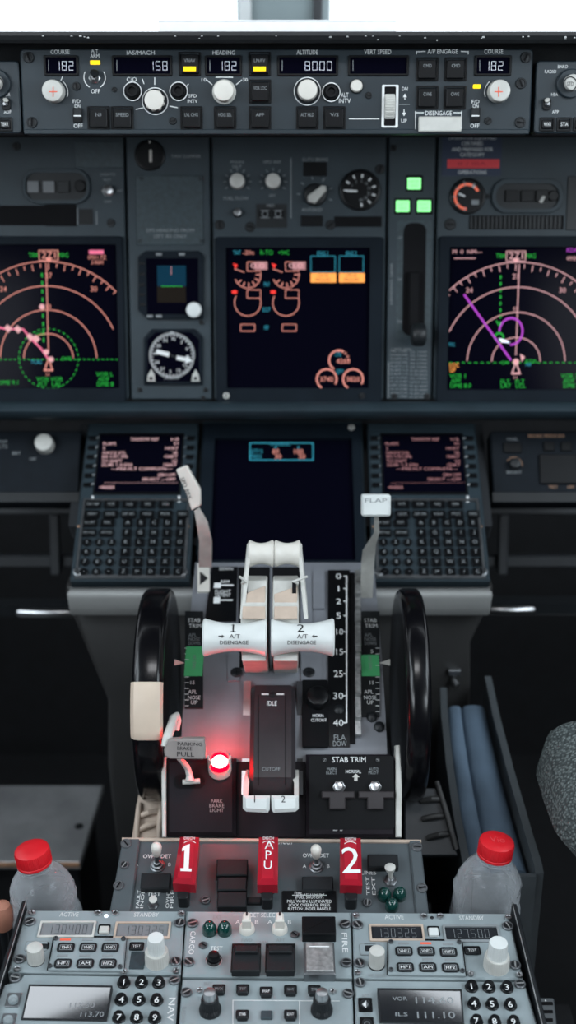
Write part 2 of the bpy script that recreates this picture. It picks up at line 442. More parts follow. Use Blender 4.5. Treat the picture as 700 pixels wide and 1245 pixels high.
# dark overhead panel hanging between the windscreens, above the picture
oh = thing('overhead_panel', 'dark overhead panel hanging above the glareshield between the windscreens', 'panel', Pl.free((0,0,0),(1,0,0),(0,1,0)))
b = MB(); b.prism([(-.62,.80),(.62,.80),(.62,1.23),(.40,1.305),(.35,1.328),(.27,1.362),(.22,1.385),(-.30,1.385),(-.36,1.36),(-.46,1.32),(-.62,1.26)], 1.985, 2.019, 'dark', 0); b.build('panel_body', oh)

# ================================================================== glareshield
b = MB()
gs = [(1.209,CZ-.0110),(1.2105,CZ-.0070),(1.222,CZ-.0035),(1.40,CZ-.0085),(1.86,CZ-.04),(1.86,CZ-.08),(1.50,CZ-.07),(1.46,CZ-.07),(1.30,CZ-.103),(1.262,CZ-.103),(1.262,CZ-.0150),(1.238,CZ-.0142),(1.216,CZ-.0145),(1.210,CZ-.0135)]
xprism(b, gs, -.78, .78, 'leather')
gsh = b.build('glareshield')
tag(gsh, 'black padded glareshield with scuffed white specks along its edge under the bright windscreen', 'glareshield')
b = MB()
for i in range(26):
    x = random.choice([random.uniform(-.3,.3), random.uniform(.05,.3)]); z = CZ-.0072-random.random()**2*.0045
    r = random.uniform(.0003,.0008)
    b.add([(x-r*2,1.2085,z-r),(x+r*2,1.2085,z-r),(x+r,1.2085,z+r),(x-r*1.4,1.2085,z+r*.7)], [(0,1,2,3)], 'alu')
b.build('scuff_marks', gsh)

def booklet(x0, x1, d, hgt, lab, yy=.12):
    t = P(350, 30, d).y
    a, c = (x0-350)/F*d, (x1-350)/F*d
    z = CZ - .0052
    o = thing('paper_booklet', lab, 'booklet', Pl.free((0,0,0),(1,0,0),(0,1,0)))
    b = MB(); b.prism(rrect(a, t, c, t+yy, .003), z+.0012, z+hgt-.0012, 'paper', .0004); b.build('pages', o)
    b = MB(); b.prism(rrect(a-.001, t-.001, c+.001, t+yy, .003), z, z+.0012, 'navy'); b.prism(rrect(a-.001, t-.001, c+.001, t+yy, .003), z+hgt-.0012, z+hgt, 'paper'); b.build('cover', o)
    return o
booklet(192, 482, 1.25, .0125, 'white paper booklet with a navy edge lying on the glareshield under the window post')

# ================================================================== mode control panel
PMC = Pl(58, 1.157, 165, 1.174)
mcp = thing('mode_control_panel', 'long grey autopilot mode control panel with lit number windows under the glareshield', 'control panel', PMC)
b = MB(PMC)
b.box(26, 59.5, 646, 163, -.012, 0, 'panel', .004, .0012)
b.box(29, 157, 643, 163, 0, .002, 'panel', .001, .0006)
for x, y, t, h, w in ((73,63,'COURSE',5,23),(115,62,'A/T',4,None),(115,68,'ARM',5,11),(116,111,'OFF',5,11),(171,64,'IAS/MACH',5,34),(272,64,'HEADING',5,27),
    (373.5,63.5,'ALTITUDE',5.5,26),(459,63,'VERT SPEED',5.5,33),(538,62.5,'A/P ENGAGE',5.5,37),(600,62.5,'COURSE',5.5,23),(160,96.5,'C/O',5,12),
    (234,116.5,'SPD',4,10),(234,123,'INTV',4,12),(419,115.5,'ALT',5.5,9),(419,122.5,'INTV',5.5,14),(533,137.5,'DISENGAGE',5.5,32),
    (93,123,'F/D',4.5,9),(94,129,'ON',4.5,7),(95,153,'OFF',5,11),(578,123.5,'F/D',4.5,9),(578,129,'ON',4.5,7),(577,153,'OFF',5,11),
    (492,108,'DN',4.5,7),(491,147,'UP',4.5,7),(248,97,'10',4,6),(298,97,'30',4,6)):
    b.text(x, y, t, h, 'ink' if w else 'ink', .0003, w)
for x, y0, y1, s in ((492,114,121,-1),(491,133,141,1)):
    ym = y0 if s < 0 else y1
    b.poly([(x-2.5, ym-4*s if s>0 else ym+4),(x+2.5, ym-4*s if s>0 else ym+4),(x,ym)], .0003, 'ink'); b.line(x, y0, x, y1, 1, .0004, 'ink')
b.line(424,144.5,461,144.5,1,.0003,'ink'); b.line(484,127,498,127,.8,.0003,'dimink')
b.line(506,66,506,62,1,.0003,'ink'); b.line(506,63,517,62.5,1,.0003,'ink'); b.line(560,62.5,569,63,1,.0003,'ink'); b.line(569,62,569,66,1,.0003,'ink')
b.line(188,94,188,103,1,.0003,'ink'); b.line(174,131,165,133,1,.0003,'ink'); b.line(206,129,216,131,1,.0003,'ink')
b.line(173,96,175,102,1,.0003,'ink'); b.line(229,102,227,105,1,.0003,'ink')
b.line(251,97,258,103,1,.0003,'ink'); b.line(294,97,287,103,1,.0003,'ink'); b.line(262,94,283,94,1,.0003,'ink')
b.line(74,98,76,93,.8,.0003,'ink'); b.line(505,135,505,161,1,.0003,'ink'); b.line(505,137,515,137,1,.0003,'ink'); b.line(551,137,561,137,1,.0003,'ink'); b.line(561,135,561,161,1,.0003,'ink')
b.ring(66.5,112,16,.8,.0003,'ink',40,110); b.ring(605,112,16,.8,.0003,'ink',-110,-40); b.ring(115,94,13,1,.0003,'ink',-150,-60); b.ring(115,94,13,1,.0003,'ink',60,150)
b.build('face_plate', mcp)
def num_window(pl, par, x0, y0, x1, y1, t, tx, ty, h=11.5, w=6.2, tick=True):
    b = MB(pl); b.frame((x0,y0,x1,y1),(x0+2.5,y0+2.5,x1-2.5,y1-2.5), 0, .0022, 'black', .0015, .001, .0003)
    b.rect(x0+2,y0+2,x1-2,y1-2,.0004,'screen')
    if tick: b.line(x0+6, y0+6, x0+6, y1-6, .8, .0005, 'dimink')
    o = b.build('number_window', par)
    if t:
        b = MB(pl); b.seg7(tx, ty, t, h, w, 'e_w', .0006); b.build('lit_digits', o)
    return o
num_window(PMC, mcp, 53,67,95,92,'182',78,80)
num_window(PMC, mcp, 136,67,209,92,'158',192,80)
num_window(PMC, mcp, 249,67,294,92,'182',276,80)
num_window(PMC, mcp, 337,67,411,92,'8000',387,80, 11.5, 6.6)
num_window(PMC, mcp, 423,67,497,92,'',0,0)
num_window(PMC, mcp, 577,67,622,92,'182',600,80)
def push(pl, par, x, y, w, h, t='', lit=None, n1=.006, name='push_button', m='black', th=4.2, label=None):
    b = MB(pl); b.frame((x-w/2,y-h/2,x+w/2,y+h/2),(x-w/2+2,y-h/2+2,x+w/2-2,y+h/2-2),0,.002,'black',.001,.0008,.0)
    b.box(x-w/2+3,y-h/2+3,x+w/2-3,y+h/2-3,0,n1,m,.0012,.0008)
    if t: b.text(x, y-h*.14, t, th, 'dimink', n1+.0002, min(w-11, len(t)*3.4))
    o = b.build(name, par)
    if label: o['label'] = label
    if lit:
        b = MB(pl); b.rect(x-w/2+6,y+h*.12,x+w/2-6,y+h*.31,n1+.0003,lit); b.build('lit_bar', o)
    return o
for x, y, t, l in ((119.5,143.5,'N1',0),(148.5,143.5,'SPEED',0),(232.5,143.5,'LVL CHG',0),(273.5,143.5,'HDG SEL',0),(316,143.5,'APP',0),(316,111,'VOR LOC',0),
    (230.5,77.5,'VNAV',1),(315.5,77.5,'LNAV',1),(373.5,143.5,'ALT HLD',0),(406.5,143.5,'V/S',0),(519.5,84,'CMD',0),(554,84,'CMD',0),(519.5,118.5,'CWS',0),(553,118.5,'CWS',0)):
    push(PMC, mcp, x, y, 27, 29, t, 'e_amb' if l else None, label='push button with lit amber bar' if l else None)
def round_knob(pl, par, x, y, r, h, m, name='knob', flute=36, fd=.05, skirt=None, at=0, label=None, dome=.0012, z0=0):
    b = MB(pl)
    if skirt: b.prof(x, y, [(skirt[0],0),(skirt[0],skirt[1]-.001),(skirt[0]*.93,skirt[1])], skirt[2], 32, at)
    c = pl.sc(x, y, at)
    b.prof(x, y, [(r*.96,z0),(r,z0+.002),(r*.95,h-dome),(r*.9,h-dome*.4),(r*.8,h),(r*.3,h)], m, 72 if flute else 32, at, flute=flute, fd=fd, lo=.001, hi=h-dome*.9)
    o = b.build(name, par)
    if label: o['label'] = label
    return o
def cross_mark(pl, o, x, y, n, m):
    b = MB(pl); b.line(x-5,y,x+5,y,1.2,n,m); b.line(x,y-6,x,y+6,1.2,n+.0001,m); b.build('course_marker', o)
for x in (66.5, 605):
    k = round_knob(PMC, mcp, x, 112, 13.5, .013, 'knobg'); cross_mark(PMC, k, x+(-2 if x<350 else 1), 111.5, .0133, 'e_gl')
k = round_knob(PMC, mcp, 188.5, 123, 12.8, .010, 'cream', flute=9, fd=.16, skirt=(14,.003,'dark'), label='ivory scalloped speed selector knob')
b = MB(PMC); b.ring(188.5,123,15.5,1,.0004,'ink'); b.build('dial_ring', k)
k = round_knob(PMC, mcp, 272.5, 112, 13, .014, 'cream', skirt=(14.5,.003,'knobg'))
k = round_knob(PMC, mcp, 373.5, 111, 12.5, .014, 'cream', skirt=(14.5,.003,'dark')); b = MB(PMC); b.ring(373.5,111,16,1,.0004,'ink'); b.build('dial_ring', k)
for x, y in ((161,111),(217,111),(402.5,112)):
    b = MB(PMC); b.prof(x, y, [(11,0),(11,.002),(10,.0026),(9,.0018),(8.5,.006),(7,.0075),(4.5,.0075),(4,.004),(.5,.004)], 'black', 28); b.ring(x, y, 10.7, 1.1, .0028, 'ink'); b.build('round_button', mcp)
round_knob(PMC, mcp, 433, 105, 7.5, .006, 'cream', 'round_button', flute=0, label='small round ivory button', skirt=(8.5,.001,'black'))
for x, y, r in ((93,105,5),(448,116,4),(139,109,3),(210,147,4.5),(593,147,4.5)): fastener(PMC, mcp, x, y, r, m='dark')
for x, y in ((639,70),(633,101.5),(632,149),(35,70),(39,149)): fastener(PMC, mcp, x, y, 6.5, m='dark')
# thumbwheel
b = MB(PMC); b.frame((464,103,484,155),(467,105,481,153),0,.0015,'ink',.001,.001,.0008,0); b.rect(466.5,105,481.5,153,.0002,'pit')
b.build('wheel_slot', mcp)
b = MB(PMC); u, v = PMC.uv(474,129,.004); c = PMC.sc(474,129); A = Matrix.Translation((u,v,-.0065))@Matrix.Rotation(PI/2,4,'Y')
b.lathe(0,0,[(.0125,-.0052),(.014,-.0044),(.014,.0044),(.0125,.0052)],'knobg',144,flute=36,fd=.05,A=A,lo=-.0046,hi=.0046); o = b.build('thumbwheel', mcp); o['label'] = 'ribbed light grey vertical speed thumbwheel'
b = MB(PMC); b.box(509,141.5,561,160,0,.006,'knobg',.001,.001); o = b.build('disengage_bar', mcp); o['label'] = 'light grey disengage bar'
for x in (115.5, 579.5):
    y = 76 if x < 350 else 105
    b = MB(PMC); b.box(x-(6 if x<350 else 4.5),y-2.5,x+(6 if x<350 else 4.5),y+2.5,0,.001,'e_amb',.0006); o = b.build('indicator_light', mcp); o['label'] = 'small lit amber light'
toggle(PMC, mcp, 115, 95, (115,88), 'dark', 6.5, name='toggle_switch', L=.009, ball=1.6)
for x in (94, 578):
    b = MB(PMC); b.box(x-5.5,131,x+5.5,148.5,0,.0025,'black',.0006,.0004); b.box(x-4.5,132.5,x+4.5,140,.0025,.0055,'dark',.0005,.0005); b.box(x-4.5,140,x+4.5,141.5,.0025,.0056,'ink'); b.build('flight_director_switch', mcp)

# display control panels at both ends of the glareshield
def efis(side):
    s = -1 if side == 'l' else 1
    lab = 'grey display control panel cut off at the %s end of the glareshield' % ('left' if s<0 else 'right')
    t = thing('display_control_panel', lab, 'control panel', PMC)
    x0, x1 = (-115, 24) if s < 0 else (651, 790)
    b = MB(PMC); b.box(x0,74,x1,162,-.02,0,'panel',.003,.001)
    def X(x): return x if s > 0 else 693-x+(-5)
    if s > 0:
        for q in ((669,87,'RADIO',4,14),(684,81,'BARO',4,12),(674,115,'HPA',4,8),(675,136,'APP',4,8)): b.text(*q[:4], 'ink', .0003, q[4])
    else:
        for q in ((8,115,'VOR',4,9),(9,136,'ADF',4,9)): b.text(*q[:4], 'ink', .0003, q[4])
    b.build('face_plate', t)
    kx = 693 if s > 0 else -4
    k = round_knob(PMC, t, kx, 102, 10, .013, 'knobg', skirt=(17,.004,'panel'), label='concentric light grey knob')
    b = MB(PMC); b.ring(kx,102,8,1.2,.0134,'black'); b.text(kx,102,'STD',5,'bink',.0134,8); b.build('knob_marking', k)
    sx = 665 if s > 0 else 7
    b = MB(PMC); b.box(sx-5,119,sx+5,134,0,.0025,'black',.003,.0004); b.build('switch_slot', t)
    toggle(PMC, t, sx, 127, (sx,121), 'knobg', 4, L=.008, name='toggle_switch')
    for x, tx in (((665.5,'WXR'),(686,'STA'),(706,'WPT'),(726,'ARPT')) if s > 0 else ((5.5,'TERR'),(-15,'POS'))):
        push(PMC, t, x, 151, 18, 17, '', n1=.004)
        b = MB(PMC); b.text(x,151,tx,4.5,'ink',.0043,9); b.build('button_lettering', t)
    return t
efis('l'); efis('r')

# ================================================================== main instrument boards
A0 = (622.5-385)/F
def dp(y): return 1.46*(1+A0*A0)/(1 + A0*(622.5-y)/F)
PM = Pl(165, dp(165), 490, dp(490))
def board(lab, x0, x1, y0=150, y1=485.5, grp=None):
    t = thing('instrument_board', lab, 'instrument panel', PM)
    b = MB(PM); b.box(x0, y0, x1, y1, -.02, 0, 'mpanel', .002, .0012); return t, b
def dzus(par, pts, r=5, m='dark'):
    for x, y in pts: fastener(PM, par, x, y, r, m=m)

# --- captain's board
bl, b = board('dark grey instrument board carrying the left navigation display', -70, 153)
b.text(131,212,'LIGHTS',3,'dimink',.0004,18); b.text(130,219,'TEST',3,'dimink',.0004,10); b.text(131,245,'DIM',3,'dimink',.0004,8); b.text(146,232,'BRT',3,'dimink',.0004,7)
b.text(91,240.5,'RESET',3,'dimink',.0004,10)
b.box(-60,250,55,274,-.001,.0006,'pit'); b.box(55,246,93,275,-.001,.0007,'pit'); b.line(94,253,94,273,1,.0005,'dimink'); b.line(117.5,257,117.5,273,1,.0005,'dimink'); b.box(96,254,113,273,0,.001,'black')
b.build('board', bl)
b = MB(PM); b.box(91,172,150,204,0,.0015,'plate',.001,.0006); b.build('cover_plate', bl)
b = MB(PM); b.frame((27,205,109,248),(31,210,105,243),0,.005,'mpanel',.018,.012,.0); b.box(31,210,105,243,0,.0015,'dark',.012); o = b.build('warning_light_strip', bl)
for x, m in ((40,'lcd'),(59,'lcd'),(77,'dark')):  # two pale faces: a reflection put into their colour
    b = MB(PM); b.box(x-7,220,x+7,234,.0015,.005,m,.0005,.0005); b.build('warning_light', o)
b = MB(PM); b.cyl(97,226,7,.0015,.006,'black',.001); b.build('round_light', o)
toggle(PM, bl, 131, 232, (131,230), 'steel', 6.5, L=.012, nut='alu')
dzus(bl, ((135,271),(20,178)))

# --- left inner strip board
bs, b = board('narrow dark grey instrument board holding the standby horizon and compass dial', 156, 256)
b.text(226,190,'YAW DAMPER',4,'dimink',.0004,36)
b.build('board', bs)
b = MB(PM); b.box(165,213,247,298,0,.0015,'plate',.001,.0006); b.text(207,280,'DFS HEADING FROM',4,'dimink',.0018,58); b.text(207,287,'LEFT IRS ONLY',4,'dimink',.0018,40); b.build('blanking_plate', bs)
dzus(bs, ((172,217,),(243,217),(170,293),(245,293),(245,392),(250,474),(170,474),(247,484)), 3)
g = thing('yaw_damper_indicator', 'round black gauge with one upright ivory pointer beside the left board', 'gauge', PM)
b = MB(PM); b.prof(182,189,[(18.5,.0004),(18.5,.002),(17,.003),(16,.003),(15.5,.0012),(.5,.0012)],'black',36); b.disc(182,172.5,1.4,.0032,'knobg'); b.build('case', g)
b = MB(PM); b.line(183,182,183,197,3,.0022,'cream'); b.build('pointer', g)
si = thing('standby_horizon', 'square standby horizon screen with dim blue sky half above the compass dial', 'instrument', PM)
b = MB(PM); pts = [(177,305),(241,305),(247,311),(247,388),(180,388),(168,377),(168,312)]
b.ppoly(pts, .0004, .006, 'bezel', .001); b.build('bezel', si)
b = MB(PM); b.rect(178,314,241,382,.0063,'screen',.001); b.rect(191,323,226,348,.0065,'e_blue'); b.rect(191,348,226,368,.0065,'e_brown'); b.line(208,324,208,334,1,.0067,'e_dim'); b.line(196,348,222,348,.8,.0067,'e_grn'); b.build('screen', si)
for x, y in ((193,309),(221,309),(172,320),(172,333),(172,346),(172,358),(173,370),(182,384.5),(193,384.5)):
    b = MB(PM); b.box(x-3.5,y-1.6,x+3.5,y+1.6,.006,.008,'dimink' if y in (309,384.5) else 'black',.0004,.0003); b.build('bezel_button', si)
round_knob(PM, si, 236.5, 377, 9.5, .016, 'white', 'adjuster_knob', flute=0, z0=.0064, label='round white adjuster knob')
rm = thing('compass_indicator', 'black compass dial with white tick ring and broad white needle below standby horizon', 'instrument', PM)
b = MB(PM); pts = [(185,400),(236,400),(246,410),(246,468),(175,468),(175,411)]
b.ppoly(pts, .0004, .005, 'bezel', .001); b.build('bezel', rm)
b = MB(PM); pts = [(189,404),(232,404),(242,413),(242,456),(236,464),(186,464),(179,457),(179,413)]; b.poly(pts,.0053,'screen')
for i in range(72):
    a = 2*PI*i/72 + .1; r0, r1 = 28, (23 if i % 2 == 0 else 25)
    b.line(209+r0*math.sin(a),432-r0*math.cos(a),209+r1*math.sin(a),432-r1*math.cos(a),.9,.0056,'ink')
for i, t in enumerate(('N','3','6','E','12','15','S','21','24','W','30','33')):
    a = 2*PI*i/12 + .1; b.text(209+20*math.sin(a),432-20*math.cos(a),t,4,'ink',.0056)
b.poly([(209,398+5),(206.5,404),(211.5,404)],.0056,'ink'); b.text(209,460,'ADF',3,'dimink',.0056,20)
b.build('dial_face', rm)
b = MB(PM); b.poly([(190,424.5),(206,428.5),(205,434),(190,430)],.007,'ink'); b.poly([(215,432.5),(226,434.5),(227,432),(234,439),(225,442),(225.5,439.5),(214.5,437.5)],.007,'ink'); b.line(206,431,215,435,2,.0069,'dark'); b.build('needle', rm)
for x in (183.5, 237.5):
    b = MB(PM); b.ppoly([(x-5,464),(x+5,464),(x+4,456),(x,449),(x-4,456)],.0053,.010,'knobg',.001); b.cyl(x,460,2,.010,.011,'black'); b.build('selector_knob', rm)

# --- centre board
bc, b = board('dark grey centre instrument board above and around the engine display', 259, 468)
b.text(288,197,'MAIN',3.5,'dimink',.0004,16); b.text(288,202.5,'SET',3.5,'dimink',.0004,12); b.text(331,197,'SPD REF',3.5,'dimink',.0004,22); b.text(331,238,'SET',3,'dimink',.0004,8)
b.text(287,241,'FUEL FLOW',4,'dimink',.0004,30); b.text(383,194,'AUTO BRAKE',4.5,'dimink',.0004,32); b.text(379,255,'ANTISKID',4,'dimink',.0004,25); b.text(329,250,'MFD',3.5,'dimink',.0004,9)
b.line(353.5,192,353.5,265,1,.0004,'dimink')
for a in range(-120,121,30):
    A = math.radians(a)
    for cx, r in ((288.5,13),(332,13)): b.line(cx+r*math.sin(A),221-r*math.cos(A),cx+(r+4)*math.sin(A),221-(r+4)*math.cos(A),.8,.0004,'dimink')
for a in range(-90,150,40):
    A = math.radians(a); b.line(383+18*math.sin(A),236-18*math.cos(A),383+22*math.sin(A),236-22*math.cos(A),1,.0004,'dimink')
b.rect(406,263,464,276,.0003,'pit',.001); b.rect(311,248,349,277,.0003,'dark',.001)
b.build('board', bc)
for x in (288.5, 332): round_knob(PM, bc, x, 221, 9.5, .013, 'offw', label='round off white selector knob')
k = round_knob(PM, bc, 383, 237, 14, .007, 'dark', flute=20, label='dark selector knob with off white pointer'); b = MB(PM); b.ppoly([(374,245),(383,247),(397,231),(396,226),(391,225),(374,238)],.007,.015,'offw',.001); b.build('pointer_grip', k)
for q, l in (((369,197,397,214),0),((366,262,392,275),0)):
    b = MB(PM); b.box(*q,0,.003,'black',.0006,.0006); b.build('annunciator_light', bc)
for x in (322, 338):
    b = MB(PM); b.box(x-6.5,255,x+6.5,265,0,.003,'black',.0006,.0005); b.ring(x,260,3.5,.8,.0033,'dimink'); b.line(x-5.5,256,x+5.5,256,.7,.0032,'dimink'); b.line(x-5.5,264.5,x+5.5,264.5,.7,.0032,'dimink'); b.build('push_button', bc)
toggle(PM, bc, 288.5, 259, (288.5,257.5), 'steel', 5.5, L=.01, nut='dark')
dzus(bc, ((267,273.5),(401.5,273.5),(304,276),(462,206)), 6)
fg = thing('flap_position_gauge', 'round black flap gauge with white tick marks beside the green gear lights', 'gauge', PM)
b = MB(PM); b.prof(437.5,231.5,[(24.5,.0004),(24.5,.004),(23,.005),(21.5,.005),(21,.002),(.5,.002)],'black',40); b.build('case', fg)
b = MB(PM)
for i, t in enumerate(('UP','1','2','5','10','15','25','30','40')):
    a = math.radians(-90+i*33); b.line(437.5+20*math.sin(a),231.5-20*math.cos(a),437.5+15.5*math.sin(a),231.5-15.5*math.cos(a),2.2,.0022,'ink'); b.text(437.5+11.5*math.sin(a),231.5-11.5*math.cos(a),t,3.4,'dimink',.0022)
b.build('dial_face', fg)
b = MB(PM); b.line(437,232.5,421,232,2.4,.003,'ink'); b.disc(437.5,231.5,3.5,.0032,'black'); b.build('needle', fg)

# --- landing gear board
bg, b = board('narrow dark grey landing gear board with three green lights and lever slot', 471, 527)
for q in ((493,213,514,233),(479,241,500,261),(505,241,527-1,261)): b.rect(*q,.0003,'pit',.001)
b.box(482,268,526-2,412,0,.0002,'plate',.003)
b.rect(489.5,271,517,408,.0006,'pit',.010)
for i, t in enumerate(('UP','OFF','DN')): b.text(486,289+i*51,t,3.2,'dimink',.0008,5)
b.text(475.5,345,'LANDING GEAR',2.8,'dimink',.0006,50,90); b.text(488,425,'LIMIT (IAS)',3,'dimink',.0006,25)
for i in range(13):
    y = 427+i*4.6
    b.text(485,y,random.choice(('EXTEND 270K','RETRACT 235','FLAPS 1-5','250K 225K','10 15 210K','190 175K')),2.2,'dimink',.0006,21); b.text(509,y+1,random.choice(('EXTENDED 320K','M .82 GEAR','LIMIT IAS','FLAPS LMT','25 190K','30 175K')),2.2,'dimink',.0006,21)
b.line(472,440,472,484,.8,.0006,'dimink')
b.build('board', bg); dzus(bg, ((479,482),(519,482),(478,180)), 4)
for x, y, t in ((503.5,223,'NOSE GEAR'),(489.5,250.5,'LEFT GEAR'),(515.5,250.5,'RIGHT GEAR')):
    b = MB(PM); b.box(x-8,y-6.8,x+8,y+6.8,0,.003,'e_gearl',.0006,.0004); o = b.build('gear_light', bg); o['label'] = 'lit green gear light'
    b = MB(PM); b.text(x,y-2.3,t.split()[0],3.2,'dimink',.0033,11); b.text(x,y+2.6,'GEAR',3.2,'dimink',.0033,10); b.build('light_lettering', o)
gl = thing('landing_gear_lever', 'dark landing gear lever with wheel shaped knob low in its slot', 'lever', PM)
b = MB(PM); b.box(497,330,510,408,.001,.014,'pit',.002,.002); b.build('lever_arm', gl)
b = MB(PM); u, v = PM.uv(509,407,.03); A = Matrix.Translation((u,v,.026))@Matrix.Rotation(PI/2,4,'Y')
b.lathe(0,0,[(.008,-.009),(.0125,-.0075),(.014,-.004),(.014,.004),(.0125,.0075),(.008,.009)],'dark',36,A=A); b.build('knob', gl)

# --- first officer's board
br, b = board('dark grey instrument board carrying the right navigation display', 530, 780)
b.build('board', br)
b = MB(PM); b.box(537,158,609.5,214,0,.001,'navy'); b.rect(543.6,193.6,607,204.5,.0012,'redbar')
for y, t, w in ((168,'OPERATOR EQUIPPED',58),(174.5,'CERTIFIED',26),(181.5,'AND PREPARED FOR',50),(188,'CATEGORY',30),(199,'II / IIIA',34),(209.5,'OPERATIONS',35)): b.text(574,y,t,4.4,'midink' if y!=199 else 'redp',.0014,w)
o = b.build('category_placard', br); o['label'] = 'navy blue placard with red bar'
b = MB(PM); b.frame((598,217,685,259),(603,223,680,254),0,.005,'mpanel',.018,.014,0); b.box(603,223,680,254,0,.0015,'dark',.012); o = b.build('warning_light_strip', br)
for x in (622,641,659):
    b = MB(PM); b.box(x-7.5,231,x+7.5,245,.0015,.005,'black',.0005,.0005); b.build('warning_light', o)
b = MB(PM); b.cyl(673,238,6.5,.0015,.006,'black',.001); b.build('round_light', o)
b = MB(PM); b.poly([(655,246),(659,247),(663,239),(659.5,238)],.0053,'knobg'); b.build('painted_reflection', o)  # pale sliver standing in for a reflection on the light
b = MB(PM); b.rect(570,262,685,279,.0004,'pit')
for i in range(22): b.box(571.5+i*5.1,263,574.5+i*5.1,278,0,.0015,'dark')
b.build('vent_grille', br)
b = MB(PM); b.box(689,214,760,280,0,.0015,'dark',.001,.0006); b.build('cover_plate', br)
fastener(PM, br, 547, 273, 7, m='dark'); dzus(br, ((593,239),), 3)
bp = thing('brake_pressure_gauge', 'round black gauge with a glowing orange scale arc under the navy placard', 'gauge', PM)
b = MB(PM); b.prof(568,239,[(21.5,.0004),(21.5,.003),(20,.004),(18.8,.004),(18.5,.0018),(.5,.0018)],'black',36); b.build('case', bp)
b = MB(PM); b.ring(567.5,239,14.5,3.2,.002,'e_gl',180,385); b.ring(567.5,239,14.5,3.2,.002,'ink',385,400); b.ring(567.5,239,14.5,3.2,.002,'e_gl',400,425)
for a in range(190,430,40):
    A = math.radians(a); b.line(567.5+13*math.sin(A),239-13*math.cos(A),567.5+19*math.sin(A),239-19*math.cos(A),1.2,.0022,'dimink')
b.rect(573,243,582,249,.002,'dimink'); b.build('dial_face', bp)
b = MB(PM); b.line(568,240,557.5,235.5,2.2,.003,'ink'); b.disc(568,239.5,3,.0032,'black'); b.build('needle', bp)

